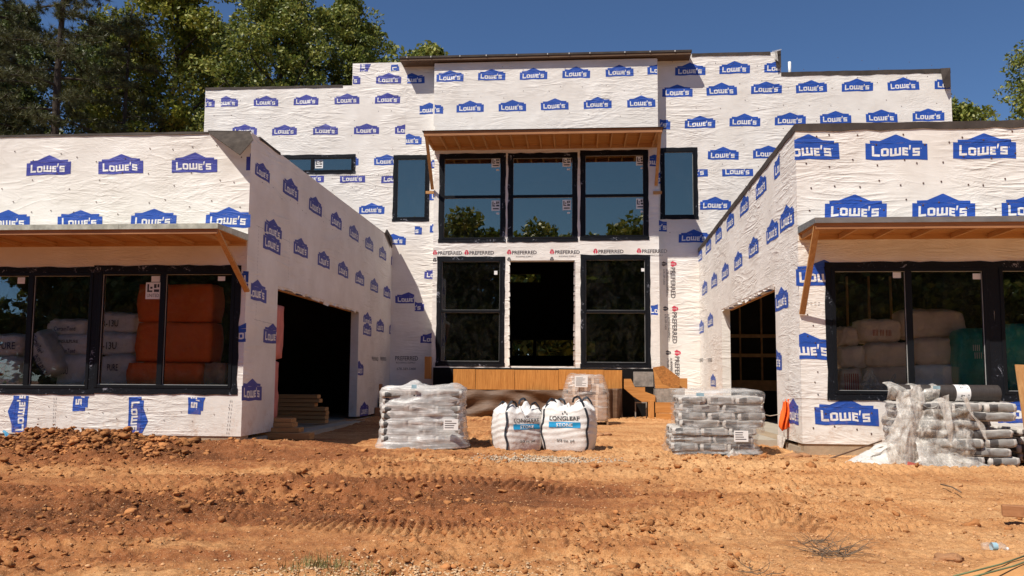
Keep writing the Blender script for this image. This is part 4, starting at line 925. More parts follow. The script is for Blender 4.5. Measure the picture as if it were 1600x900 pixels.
keep = ~(((cx[:,1] > YW+.3) & (cx[:,1] < YM) & ((cx[:,0] < XL-.3) & (cx[:,0] > XWL) | (cx[:,0] > XR+.3) & (cx[:,0] < XWR))) | ((cx[:,1] > YM+.5) & (cx[:,1] < YB-.3) & (cx[:,0] > xA+.5) & (cx[:,0] < xE-.5)))
f = f[keep]; ground = npobj('ground', v, f, M['soil'], smooth=True); tag(ground, 'bare red clay ground churned by tyre tracks in front of the house', kind='structure')
print('ground verts', len(v))
def gz1(x, y): return float(ground_z(np.array([x]), np.array([y]))[0])
# clods and stones (uncountable)
def ico(sub=1):
    bm = bmesh.new(); bmesh.ops.create_icosphere(bm, subdivisions=sub, radius=1); v = np.array([x.co[:] for x in bm.verts]); f = np.array([[q.index for q in p.verts] for p in bm.faces]); bm.free(); return v, f
ICO = ico(1); ICO2 = ico(2)
def scatter(name, label, pts, sizes, mat, flat=.7, seed=0, geo=ICO, sink=.25):
    rg = np.random.default_rng(seed); n = len(pts); v0, f0 = geo; k = len(v0)
    var = [v0*(1+rg.uniform(-.45, .35, (k, 1))) for _ in range(14)]; ch = rg.integers(0, 14, n); V = np.stack(var)[ch]
    sc = np.stack([rg.uniform(.75, 1.35, n), rg.uniform(.75, 1.2, n), rg.uniform(.55, 1., n)*flat], -1)*np.asarray(sizes)[:, None]
    V = V*sc[:, None, :]; a = rg.uniform(0, 6.28, n); t = rg.uniform(-.5, .5, n)
    c, s = np.cos(t)[:, None], np.sin(t)[:, None]; Yv, Zv = V[...,1]*c-V[...,2]*s, V[...,1]*s+V[...,2]*c; Xv = V[...,0]
    c, s = np.cos(a)[:, None], np.sin(a)[:, None]; X2, Y2 = Xv*c-Yv*s, Xv*s+Yv*c
    V = np.stack([X2+pts[:,0,None], Y2+pts[:,1,None], Zv+pts[:,2,None]+(np.asarray(sizes)*(flat-sink))[:, None]*.6], -1)
    F = (f0[None]+(np.arange(n)*k)[:, None, None]).reshape(-1, 3)
    return tag(npobj(name, V.reshape(-1, 3), F, mat), label, kind='stuff')
def rand_pts(n, x0, x1, y0, y1, dens=None, seed=0, ypow=1.0):
    rg = np.random.default_rng(seed); m = n*4; x = rg.uniform(x0, x1, m); y = y0+(y1-y0)*rg.uniform(0, 1, m)**ypow
    p = dens(x, y) if dens is not None else np.ones(m); k = rg.uniform(0, 1, m) < p; x, y = x[k][:n], y[k][:n]
    return np.stack([x, y, ground_z(x, y)], -1)
dm = lambda x, y: np.clip(rough_mask(x, y)**2*.65*(.25+vnoise(x*2.2, y*2.2, 5)), 0, 1)
p = rand_pts(15000, -8.6, 8, 4.9, 13.2, dm, 1, 1.25); rg = np.random.default_rng(2)
scatter('clay_clods', 'loose clods of red clay scattered over the churned ground', p, rg.lognormal(-4.65, .5, len(p)), M['clod'], seed=3)
p = rand_pts(650, -8.6, 6, 5.2, 13.0, dm, 4, 1.1); s_ = np.clip(rg.lognormal(-3.55, .33, len(p)), .015, .065)
scatter('clay_lumps', 'larger broken lumps of red clay in the rough patches', p, s_, M['clod'], .8, 5, ICO2)
p = rand_pts(1500, -9.3, -5.6, 11.5, 12.95, lambda x, y: np.exp(-((x+7.4)/1.6)**2), 6); s_ = np.clip(rg.lognormal(-3.7, .45, len(p)), .012, .085)
scatter('clay_lumps', 'dark moist clay lumps heaped on the mound by the left wing', p, s_, M['clod'], .75, 7, ICO2)
p = rand_pts(21000, -8.5, 8.5, 4.9, 13.6, lambda x, y: np.clip(.25+.5*sstep(-3, 4, x), 0, 1), 8, 1.25)
scatter('sandy_pebbles', 'small sandy pebbles strewn over the clay', p, rg.lognormal(-5.0, .42, len(p)), M['pebble'], seed=9)
a = gp(845, 717, .1); b = gp(650, 893, -.05)
p = rand_pts(2600, a[0]-1.0, a[0]+1.3, a[1]-.6, a[1]+.75, lambda x, y: np.exp(-((x-a[0])/.75)**2*1.2-((y-a[1])/.36)**2), 10)
scatter('spilled_gravel', 'pale crushed gravel spilled in front of the two stone bags', p, rg.uniform(.008, .022, len(p)), M['gravel'], seed=11)
p = rand_pts(4200, b[0]-1.6, b[0]+1.4, 4.9, 6.6, lambda x, y: np.exp(-((x-b[0])/.8)**2-((y-5.35)/.5)**2), 12)
scatter('spilled_gravel', 'patch of pale crushed stone at the bottom of the picture', p, rg.uniform(.004, .014, len(p)), M['gravel2'], seed=13)
for px_, py_, s_, lab in ((1480, 849, .10, 'flat brown rock on the sand right of the twig bundle'), (578, 884, .05, 'pale stone at the edge of the foreground gravel patch'), (545, 838, .045, 'small round stone beside the foreground tuft of grass'), (980, 740, .04, 'single black lump lying on the clay right of the gravel')):
    x, y = gp(px_, py_); v0, f0 = ico(3); rr = np.random.default_rng(int(px_)); nn = fbm(v0[:,0]*2+px_, v0[:,1]*2+v0[:,2]*3, 1.1, 3, 4); n2 = np.abs(fbm(v0[:,0]*3+px_, v0[:,1]*3-v0[:,2]*2, 2.1, 3, 9)); vv = v0*(1+.45*nn[:, None]-.35*n2[:, None])*np.array([1.3, .9, .55])*s_
    o = npobj('rock', vv, f0, M['rock'] if px_ not in (720, 980, 85) else M['clod'], smooth=False); o.location = (x, y, gz1(x, y)+s_*.05); tag(o, lab, 'rock')
# sand patch with green string at the lower right
x0, y0 = gp(1400, 905, -.05); P = [gp(1440, 902, -.03), gp(1640, 902, -.03), gp(1640, 850, -.03), gp(1560, 872, -.03)]
vs = []; n = 26
for j in range(n+1):
    for i in range(n+1):
        s, t = i/n, j/n; ax = (P[0][0]*(1-s)+P[1][0]*s)*(1-t)+(P[3][0]*(1-s)+P[2][0]*s)*t; ay = (P[0][1]*(1-s)+P[1][1]*s)*(1-t)+(P[3][1]*(1-s)+P[2][1]*s)*t
        e = min(s, 1-s, t, 1-t)*4; vs.append((ax, ay-.0, float(base_z(np.array(ax), np.array(ay)))+.05*min(1, e)-.05))
fs = [(j*(n+1)+i, j*(n+1)+i+1, (j+1)*(n+1)+i+1, (j+1)*(n+1)+i) for j in range(n) for i in range(n)]
vs = np.array(vs); vs[:, 2] += .035+.012*fbm(vs[:,0], vs[:,1], 3, 3, 8); tag(npobj('sand_patch', vs, fs, M['sandpatch'], smooth=True), 'smooth bare orange sand at the lower right corner', kind='structure')
pts = [gp(x, y, 0) for x, y in ((1490, 899), (1530, 889), (1565, 880), (1605, 866))]; mb = MB(); mb.tube([(x, y, float(base_z(np.array(x), np.array(y)))+.055) for x, y in pts], .006, 6)
mb.tube([(x+.05, y-.06, float(base_z(np.array(x), np.array(y)))+.055) for x, y in pts], .006, 6)
M['string'] = simple('green_string', (.16,.2,.10), .7); tag(mb.build('string', M['string']), 'green string lying on the orange sand in the lower right corner', 'string')

# ------------------------------------------------------------------ soft box shapes
def softbox(L, Wd, H, n=(12, 8, 4), pinch=.45, rnd=.1, amp=.012, seed=0, sag=0):
    nu, nv, nw = n; idx = {}; vs = []; fs = []
    def vid(i, j, k):
        if (i, j, k) not in idx: idx[i, j, k] = len(vs); vs.append((2*i/nu-1, 2*j/nv-1, 2*k/nw-1))
        return idx[i, j, k]
    for i in range(nu):
        for j in range(nv): fs.append((vid(i,j,0), vid(i,j+1,0), vid(i+1,j+1,0), vid(i+1,j,0))); fs.append((vid(i,j,nw), vid(i+1,j,nw), vid(i+1,j+1,nw), vid(i,j+1,nw)))
    for i in range(nu):
        for k in range(nw): fs.append((vid(i,0,k), vid(i+1,0,k), vid(i+1,0,k+1), vid(i,0,k+1))); fs.append((vid(i,nv,k), vid(i,nv,k+1), vid(i+1,nv,k+1), vid(i+1,nv,k)))
    for j in range(nv):
        for k in range(nw): fs.append((vid(0,j,k), vid(0,j,k+1), vid(0,j+1,k+1), vid(0,j+1,k))); fs.append((vid(nu,j,k), vid(nu,j+1,k), vid(nu,j+1,k+1), vid(nu,j,k+1)))
    c = np.array(vs); u, v, w = c[:,0], c[:,1], c[:,2]
    e = np.maximum(np.abs(u)**5, np.abs(v)**5); z = w*H/2*(1-pinch*e); x = u*L/2*(1-rnd*np.abs(v)**4*.5)*(1-.05*np.abs(w)**2*(1-pinch)); y = v*Wd/2*(1-rnd*np.abs(u)**4*.5)*(1-.06*np.abs(w)**2)
    nz = fbm(u*1.3+seed*3.1, v*1.3+w*.9+seed, 1.6, 3, seed); x = x+amp*fbm(v*2+seed, w*2, 1.4, 2, seed+3); y = y+amp*fbm(u*2.5+seed*2, w*2, 1.4, 2, seed+5); z = z+amp*1.2*nz-sag*np.abs(u)**2
    return np.stack([x, y, z], -1), np.array(fs), c
def bag_mesh(name, L, Wd, H, seed, mats, prints):
    v, f, c = softbox(L, Wd, H, (18, 14, 5), .22, .10, .013, seed); fc = c[f].mean(1); mi = np.zeros(len(f), int)
    for ax, val, a0, a1, lo, hi, m_ in prints:
        o = 1-ax; k = (np.abs(fc[:, ax]-val) < .02) & (fc[:, o] > a0) & (fc[:, o] < a1) & (fc[:, 2] > lo) & (fc[:, 2] < hi); mi[k] = m_
    return npmesh(name, v, f, mats, True, mi)
BM = [M['paperbag'], M['bagprint'], M['bagprint2'], M['bagblue']]
HB = .128
bags_long = [bag_mesh('cement_bag', .63, .43, HB, s, BM, [(1,-1,-.86,-.38,-.85,.85,1),(1,-1,-.38,.86,-.85,.85,2),(1,1,-.88,-.4,-.75,.75,1),(0,1,-.6,.6,-.7,.7,2),(0,-1,-.7,0,-.7,.7,1),(0,-1,0,.7,-.7,.7,2)]) for s in (1, 2, 3, 4)]
bags_end = [bag_mesh('cement_bag', .43, .63, HB, s, BM, [(1,-1,-.82,-.2,-.85,.85,1),(1,-1,-.2,.82,-.85,.85,2),(0,-1,-.8,-.3,-.75,.75,1),(0,-1,-.25,.9,-.6,.7,2),(0,1,-.8,.3,-.6,.7,2)]) for s in (5, 6, 7, 8)]
def pallet_mesh_parts(root, w=1.22, d=1.02):
    pm = M['lumber']
    def part(nm, a, b):
        mb = MB(); mb.box(a, b); o = mb.build(nm, M['pallet'], root, world=False); return o
    for i in range(6): x = -d/2+.05+i*(d-.1)/5; part('deck_board', (-w/2, x-.048, .108), (w/2, x+.048, .125))
    for i in range(3): x = -w/2+.02+i*(w-.04)/2; part('stringer', (x-.02, -d/2+.01, .018), (x+.02, d/2-.01, .107))
    for i in (0, 2, 4): y = -d/2+.05+i*(d-.1)/4; part('bottom_board', (-w/2, y-.045, 0), (w/2, y+.045, .017))
M['pallet'] = wood('pallet_wood', (.26,.15,.08), (.42,.27,.15), along='x')
ORD = ['bottom', 'second', 'third', 'fourth', 'fifth', 'sixth', 'seventh', 'eighth']
def pallet(loc, rot, label, w=1.22, d=1.02):
    r = empty('pallet', loc, label, 'pallet', None, rot); pallet_mesh_parts(r, w, d); return r
def stack(loc, rot, layers, where, group, shifts={}, start=0, skip=(), jitter=.012, seed=1):
    rr = random.Random(seed); c, s = math.cos(rot), math.sin(rot)
    for k in range(layers):
        z = loc[2]+.125+HB*.93*(k+.5); ends = (k+start) % 2 == 0
        cells = [((i-1)*.435, (j-.5)*.62, 'e') for i in range(3) for j in range(2)] if ends else [((i-.5)*.64, (j-1)*.40, 'l') for i in range(2) for j in range(3)]
        for (x, y, t) in cells:
            nm = ('front' if y < -.1 else 'middle' if abs(y) <= .1 else 'back'); col = ('left' if x < -.2 else 'centre' if abs(x) <= .2 else 'right')
            if (k, nm, col) in skip or (nm != 'front' and col == 'centre' and k < layers-1): continue
            me = rr.choice(bags_end if t == 'e' else bags_long); o = bpy.data.objects.new('cement_bag', me); COL.objects.link(o)
            dx = shifts.get(k, 0); X_, Y_ = x+dx+rr.uniform(-jitter, jitter), y+rr.uniform(-jitter, jitter)
            o.location = (loc[0]+X_*c-Y_*s, loc[1]+X_*s+Y_*c, z+rr.uniform(-.004, .004)); o.rotation_euler = (rr.uniform(-.02, .02), rr.uniform(-.03, .03), rot+rr.uniform(-.03, .03))
            tag(o, 'grey cement bag, %s layer, %s row, %s, %s' % (ORD[k] if k < layers-1 else 'top', nm, col, where), 'bag', group)
def film_shell(name, label, loc, rot, w, d, z0, z1, mat, seed=1, amp=.03, peaks=(), exp=5, bulge=.05, lean=0, ragged=.05, taper=0):
    nt_, nh = 84, 30; vs = []
    def rad(t): c_, s_ = abs(math.cos(t)), abs(math.sin(t)); return 1/((c_**exp+s_**exp)**(1/exp))
    for j in range(nh+1):
        h = j/nh
        for i in range(nt_):
            t = 2*math.pi*i/nt_; r = rad(t); x, y = w/2*r*math.cos(t), d/2*r*math.sin(t)
            nn = float(fbm(np.array(math.cos(t)*2.2+seed), np.array(math.sin(t)*2.2+h*5.), 1.3, 3, seed)); n2 = float(fbm(np.array(t*2.2), np.array(h*13.), 1.2, 3, seed+9)); lay = .5+.5*math.cos(2*math.pi*(h*(z1-z0))/(HB*.93))
            k = 1+(amp*nn*1.4+amp*.8*n2-.008*lay+bulge*(1-h)**6)/(w/2)
            zz = z0+(z1-z0)*h
            if j == 0: zz += ragged*nn
            k *= 1-taper*max(0, h-.6)/.4
            if j == nh: k *= .985
            vs.append((x*k+lean*h, y*k, zz))
    rings = 9; base = nh*nt_
    for q in range(1, rings+1):
        sc = 1-q/rings*.999
        for i in range(nt_):
            bx, by, bz = vs[base+i]; x, y = bx*sc+lean*0, by*sc; zz = z1+.03*math.sin(q*.8)+.035*float(fbm(np.array(x*3.+seed), np.array(y*3.), 1.5, 3, seed+4))
            for (pxx, pyy, ph, pr) in peaks: zz += ph*math.exp(-(((x-pxx)/pr)**2+((y-pyy)/(pr*1.3))**2))
            vs.append((x, y, zz))
    R_ = nh+rings; fs = [(j*nt_+i, j*nt_+(i+1) % nt_, (j+1)*nt_+(i+1) % nt_, (j+1)*nt_+i) for j in range(R_) for i in range(nt_)]
    o = npobj(name, vs, fs, M[mat], smooth=True); o.location = loc; o.rotation_euler[2] = rot; return tag(o, label, 'plastic film')
# pallet left of the stone bags
gL = W(661, 702, Y=13.85); lp = (gL.x, 13.9, .085)
pallet(lp, .10, 'wooden pallet under the tightly film wrapped cement bags left of the stone bags')
stack(lp, .10, 7, 'left of the stone bags', 'cement bags on the left wrapped pallet', seed=3)
film_shell('stretch_film', 'whitish stretch film wound round the cement pallet left of the stone bags', (lp[0], lp[1], lp[2]), .10, 1.40, 1.32, .05, 1.0, 'film', 3, .035, ((-.15, -.25, .16, .16), (.35, .1, .07, .3)), bulge=.07)
# pallet right
gR = W(1117, 704, Y=13.85); rp = (gR.x-.02, 13.75, .03)
pallet((rp[0]-.05, rp[1], rp[2]), -.04, 'wooden pallet under the cement bags before the right garage opening')
stack(rp, -.04, 7, 'before the right garage opening', 'cement bags on the right wrapped pallet', {0: -.09, 1: -.09, 2: -.07, 3: .03, 4: .04, 5: .04, 6: .03}, seed=5)
film_shell('stretch_film', 'clear stretch film round the upper cement bags before the right garage opening', (rp[0]+.03, rp[1], rp[2]), -.04, 1.39, 1.34, .42, 1.04, 'film_thin', 8, .02, bulge=0, exp=7)
film_shell('stretch_film', 'loose clear film round the foot of the cement pallet before the right garage opening', (rp[0]-.08, rp[1], rp[2]), -.04, 1.41, 1.36, .08, .42, 'film_thin', 9, .03, bulge=.05, exp=7)
# messy pallet at the far right
ap = W(1482, 724, Y=12.3); ap = (ap.x, 12.35, .0)
pallet(ap, .03, 'wooden pallet under the torn open bags below the black roll')
stack(ap, .03, 7, 'below the black roll', 'cement bags on the torn pallet at the far right', {k: (.03, -.02, .02, 0, -.03, .02, .02)[k] for k in range(7)}, seed=8, skip=((4, 'front', 'right'), (5, 'front', 'left'), (3, 'front', 'centre')), jitter=.03)
film_shell('stretch_film', 'dusty torn film clinging to the left half of the far right pallet', (ap[0]-.27, ap[1]-.02, 0), .03, .86, 1.36, .02, .88, 'film_rag', 12, .05, bulge=.16, exp=4, ragged=.03)
bp = W(1632, 713, Y=12.75); bp = (bp.x, 12.75, .02)
pallet(bp, -.02, 'wooden pallet under the low bag stack at the right edge')
stack(bp, -.02, 4, 'at the right edge of the picture', 'cement bags in the low stack at the right edge', seed=11, start=1)
# black roll with white label
def cyl_between(p, q, r, n=28, cap=True):
    mb = MB(); mb.tube([p, q], r, n, cap=cap); return mb
p, q = W(1398, 600, Y=12.0), W(1560, 601, Y=12.15)
rz = ap[2]+.125+HB*.93*7+.13
p = E3(p.x, 12.1, rz); q = E3(q.x, 12.2, rz-.0)
RO = empty('membrane_roll', (p+q)/2, 'black roll of membrane with a white label lying on top of the torn pallet', 'roll')
mb = MB(); mb.tube([p, q], .118, 32, cap=False); d_ = (q-p).normalized(); mb.tube([p+d_*.0, q], .09, 32, cap=False); fix_normals(mb.build('roll', M['rollblack'], RO))
mb = MB()
for e, sg in ((p, -1), (q, 1)):
    n = 32; _, a_, b_ = basis(d_, (.1,.2,1)); vs = [e+a_*math.cos(2*math.pi*k/n)*r_+b_*math.sin(2*math.pi*k/n)*r_+d_*sg*.001 for r_ in (.118, .09) for k in range(n)]; mb.add(vs, [(k, (k+1) % n, n+(k+1) % n, n+k) for k in range(n)])
mb.build('roll_end', M['rollblack'], RO)
L_ = (q-p).length; lp0, lp1 = p+d_*(L_*.575), p+d_*(L_*.71); mb = MB(); n = 24; _, a_, b_ = basis(d_, (.1,.2,1))
def ringpt(e, k, r_=.1205): t = 2*math.pi*k/n; return e+a_*math.cos(t)*r_+b_*math.sin(t)*r_
mb.tube([lp0, lp1], .1200, 32, cap=False); mb.build('roll_label', M['sticker'], RO)
mb = MB(); rr = random.Random(2)
for i in range(26):
    s0 = rr.choice((.12, .3, .45, .62, .78)); t0 = rr.uniform(-2.6, -.3); w_ = rr.uniform(.06, .14); ww = (lp1-lp0)
    e = lp0+ww*s0; e2 = lp0+ww*(s0+w_)
    f_ = lambda E_, t: E_+a_*math.cos(t)*.1212+b_*math.sin(t)*.1212
    for sg in (1, -1): mb.add([f_(e, t0*sg), f_(e2, t0*sg), f_(e2, t0*sg+.08), f_(e, t0*sg+.08)], [(0,1,2,3)])
mb.build('label_print', M['ink'], RO)
# film rags: tangled over the left corner
def rag(name, label, fn, nx=26, ny=30, mat='film_rag', thick=.002, cat='plastic film', parent=None):
    v, f = cloth_grid(nx, ny, fn); o = npobj(name, v, f, M[mat], parent, True); o.modifiers.new('s', 'SOLIDIFY').thickness = thick
    if parent is None: tag(o, label, cat)
    return o
def crumple(p, s, k=1.):
    s = float(s) 
    a = np.array([p[0]]), np.array([p[2]+p[1]]); return (p[0]+k*.05*float(fbm(a[0]+s, a[1], 5, 3, 5)[0]), p[1]+k*.09*float(fbm(a[0]+s, a[1]+3, 6, 3, 9)[0]), p[2]+k*.04*float(fbm(a[0]+s, a[1]+9, 5, 3, 7)[0]))
x0 = W(1392, 650, Y=11.7).x
def fine_crumple(p, s, k=1.):
    a, b = np.array([p[0]*3+s]), np.array([p[2]*1.2+p[1]*2]); return (p[0]+k*.035*float(fbm(a, b, 2.4, 4, 5)[0]), p[1]+k*.075*float(fbm(a, b+3, 3.0, 4, 9)[0]), p[2]+k*.02*float(fbm(a, b+9, 2.6, 3, 7)[0]))
rag('film_rag', 'tangled clear film hanging down over the left corner of the far right pallet', lambda s, t: fine_crumple((x0+.10+.34*s-.16*t*(1-s)+.05*math.sin(t*7), 11.70+.22*abs(s-.45)-.08*math.sin(t*3.14), 1.16-1.10*t-.05*math.sin(s*5)), 1), 34, 56)
rag('film_rag', 'crumpled clear film bunched over the end of the black roll', lambda s, t: fine_crumple((x0+.06+.70*s, 12.14-.15*math.sin(t*3.3)*(1+.15*math.sin(s*9)), rz+.13*math.cos(t*3.3)*(1-.15*s)+.02*math.sin(s*14)), 4, 1.0), 40, 26)
rag('film_rag', 'loose clear film spread over the top bags before the black roll', lambda s, t: fine_crumple((x0+.20+.75*s, 11.92-.20*t, rz-.10-.05*t+.04*math.sin(s*11)), 6, 1.0), 36, 12)
rag('film_rag', 'strip of torn film hanging in front of the far right bags', lambda s, t: fine_crumple((W(1462, 640, Y=11.7).x+.15*s*(1.1-t)+.16*t, 11.64-.05*math.sin(t*3), 1.02-.66*t+.06*s*(1-t)), 7, .7), 10, 30)
rag('film_rag', 'narrow twisted film strip hanging at the right of the torn pallet', lambda s, t: fine_crumple((W(1500, 610, Y=11.7).x+.05*s*(1+.5*math.sin(t*12))+.40*t**1.5-.28*max(0, t-.6), 11.64, 1.05-.60*t), 9, .4), 5, 30)
rag('film_rag', 'dusty film sweeping down to the ground at the foot of the torn pallet', lambda s, t: fine_crumple((x0+.30+1.25*s, 11.70-.24*t, .46*(1-s)**1.3*(1-t)+.03+.04*(1-t)), 12, 1.), 44, 22)
rag('film_rag', 'wisp of film at the front foot of the wrapped pallet before the right opening', lambda s, t: fine_crumple((rp[0]+.0+.30*s, 13.04-.06*t, .16*(1-t)*(1-abs(2*s-1))+.06), 22, .8), 16, 10)
mb = MB(); a = W(1411, 711, Y=11.75); b = W(1459, 726, Y=11.65); mb.bar((a.x, 11.62, .14), (b.x, 11.56, .055), .02, .09); tag(mb.build('red_board', M['redplank']), 'faded red plastic edge board under the film at the foot of the torn pallet', 'board')
def paper(px0, py0, px1, py1, Y, label, tilt=0, blue=False):
    a = W(px0, py1, Y=Y); b = W(px1, py0, Y=Y); mb = MB(); mb.box((a.x, Y-.004, a.z), (b.x, Y, b.z)); o = mb.build('paper_label', M['bagblue' if blue else 'sticker']); tag(o, label, 'label')
    if not blue:
        mb = MB(); rr_ = random.Random(int(px0)); h_ = b.z-a.z
        for k in range(4): mb.box((a.x+.02, Y-.0055, a.z+h_*(.18+.2*k)), (a.x+.02+(b.x-a.x-.04)*rr_.uniform(.5, 1), Y-.0042, a.z+h_*(.26+.2*k)))
        mb.build('printed_lines', M['pgrey'], o)
paper(693, 655, 716, 672, lp[1]-.74, 'white delivery slip on the film of the pallet left of the stone bags')
paper(643, 601, 651, 607, lp[1]-.72, 'small pale blue patch high on the left wrapped pallet', blue=True)
paper(1147, 673, 1169, 690, rp[1]-.74, 'white delivery slip low on the pallet before the right opening')
paper(1088, 614, 1100, 619, rp[1]-.72, 'small pale blue patch high on the pallet before the right opening', blue=True)
paper(1458, 603, 1469, 608, 11.58+.0, 'pale blue patch on the film in front of the black roll', blue=True)
pc = W(1364, 712, Y=12.1)
def pile(s, t):
    a = s*2*math.pi; r = t; x = .52*r*math.cos(a)*1.12; y = .34*r*math.sin(a); h = .30*(1-r**1.4)*(.75+.55*math.cos(a+.2)*r)+.12*max(0, 1-((x-.22)/.2)**2-((y)/.25)**2)
    return fine_crumple((pc.x+x, 12.2+y, .05+h*1.0), 31, 1.9)
rag('plastic_sheet', 'white crumpled sheet heaped on the ground left of the torn pallet', pile, 96, 34, 'plastic_white', cat='sheet')
mb = MB(); a = W(1278, 716, Y=12.6); b = W(1374, 688, Y=13.1); mb.tube([(a.x, 12.6, .06), (b.x, 13.0, b.z)], .011, 8); tag(mb.build('rebar', M['rebar']), 'thin rusty bar leaning from the ground to the white crumpled sheet', 'bar')
# boards leaning at the right edge
mb = MB(); a = W(1600, 640, Y=12.0); b = W(1590, 570, Y=12.3)
LB = empty('leaning_boards', (a.x, 12.0, 0), 'weathered boards leaning upright at the right edge of the picture', 'boards')
for k in range(3): mb = MB(); mb.bar((a.x+.10+k*.045, 12.0+k*.03, .0), (b.x+.02+k*.045, 12.3+k*.03, b.z), .02, .12, (1, .2, 0)); mb.build('board', M['lumber_z'], LB)

# ------------------------------------------------------------------ two woven bags of stone
def bulk(px_c, Yc, w, d, h, rot, label, seed):
    c = W(px_c, 690, Y=Yc); loc = (c.x, Yc, gz1(c.x, Yc-.3)-.01); root = empty('bulk_bag', loc, label, 'bag', 'white woven bulk bags of stone', rot)
    P_ = 4.2
    def prof(t): return (.90+.13*math.sin(math.pi*min(1, t*1.05))**.7) if t < .86 else (1.0-.35*((t-.86)/.14)**1.3)*.985
    def surf(th, t, out=0.):
        cc, ss = math.cos(th), math.sin(th); r = 1/((abs(cc)**P_+abs(ss)**P_)**(1/P_))*prof(t)
        nn = float(fbm(np.array(cc*2+seed*5.), np.array(ss*2+t*3.), 1.2, 3, seed)); gather = math.sin(th*9+seed)*.03*max(0, t-.55)/.45
        hz_ = .014*math.sin(t*46+3*math.sin(th*2+seed))*(1-abs(2*t-1))
        k = r*(1+.035*nn+gather+hz_)+out/(w/2); lump = max(0, t-.74)/.26*(.06*math.cos(4*th+math.pi)+.12*float(fbm(np.array(cc*3.), np.array(ss*3.+seed), 1.4, 2, seed+2)))
        return Vector((w/2*k*cc, d/2*k*ss, h*t+lump*h))
    nt_, nh = 96, 40; vs = [surf(2*math.pi*i/nt_, j/nh) for j in range(nh+1) for i in range(nt_)]
    for q in range(1, 6):
        sc = 1-q/5*.98
        for i in range(nt_): b = vs[nh*nt_+i]; vs.append(Vector((b.x*sc, b.y*sc, h*(1.0-.16*(1-sc))+(b.z-h)*sc+.05*h*math.sin(i*.7+q)*sc)))
    fs = [(j*nt_+i, j*nt_+(i+1) % nt_, (j+1)*nt_+(i+1) % nt_, (j+1)*nt_+i) for j in range(nh+5) for i in range(nt_)]
    npobj('body', np.array([tuple(v) for v in vs]), fs, M['fibc'], root, True, world=False)
    def front(x, z, out): 
        # angle whose x on the front face equals x
        lo, hi = -math.pi+.2, -.2
        for _ in range(24):
            m_ = (lo+hi)/2
            if surf(m_, z/h).x < x: lo = m_
            else: hi = m_
        s = surf((lo+hi)/2, z/h); return Vector((s.x, s.y-out, s.z))
    # cyan band
    n = 14; x0, x1, z0, z1 = -.25*w/.85, .27*w/.85, .50*h, .62*h; v, f = cloth_grid(n, 4, lambda s, t: tuple(front(x0+(x1-x0)*s, z0+(z1-z0)*t, .006))); npobj('label_band', v, f, M['cyan'], root, False, world=False)
    def wr(s, xx, zz, hh, mat, ww, bold=0, serif=False):
        vs, fs = textgeo(s, bold); a0 = min(a[0] for a in vs); wd_ = max(a[0] for a in vs)-a0; mb = MB()
        mb.add([front(xx+(a[0]-a0)*ww/wd_, zz+a[1]*hh/.69, .010) for a in vs], fs)
        if serif:
            for i in range(len(s)):
                for zz_ in (zz, zz+hh*.93): cx_ = xx+ww*(i+.5)/len(s); mb.add([front(cx_-ww*.042, zz_, .0105), front(cx_+ww*.042, zz_, .0105), front(cx_+ww*.042, zz_+hh*.07, .0105), front(cx_-ww*.042, zz_+hh*.07, .0105)], [(0,1,2,3)])
        mb.build('printing', mat, root, world=False)
    wr('STONE', x0+(x1-x0)*.24, .525*h, .07*h, M['sticker'], (x1-x0)*.52, .015, True); wr('LONGLEAF', x0+.01, .66*h, .085*h, M['ink'], (x1-x0)*.95, .012, True); wr('2/3 cu. yd', x0+(x1-x0)*.25, .20*h, .05*h, M['ink'], (x1-x0)*.55, .02)
    mb = MB()
    for dx, dz, s in ((0, .05, .03), (-.035, .02, .024), (.035, .02, .024)): cx_, cz_ = (x0+x1)/2+dx, .775*h+dz; mb.add([front(cx_+s*a, cz_+s*b, .009) for a, b in ((0,-.8),(.5,0),(0,1),(-.5,0))], [(0,1,2,3)])
    mb.build('printing', M['ink'], root, world=False)
    for sx, th in ((-1, -math.pi*.75), (1, -math.pi*.25), (1, math.pi*.25), (-1, math.pi*.75)):
        pts = [surf(th+.04*math.sin(k), t, .012) for k, t in enumerate(np.linspace(.02, .93, 12))]; top = pts[-1]
        loop = [top+Vector((sx*-.02, 0, .05)), top+Vector((sx*-.08, .0, .12)), top+Vector((sx*-.15, 0, .09)), top+Vector((sx*-.17, .01, .02))]
        mb = MB(); allp = pts+loop
        for i in range(len(allp)-1): mb.bar(allp[i], allp[i+1], .035, .008, tuple(Vector((math.cos(th), math.sin(th), 0))))
        mb.build('lifting_strap', M['strap'], root, world=False)
    return root
bulk(809, 13.74, .76, .64, .69, .50, 'white bulk bag with cyan STONE band, left one, turned to the right', 3)
bulk(889.5, 13.75, .85, .68, .74, -.24, 'white bulk bag with cyan STONE band, right one, facing forward', 6)

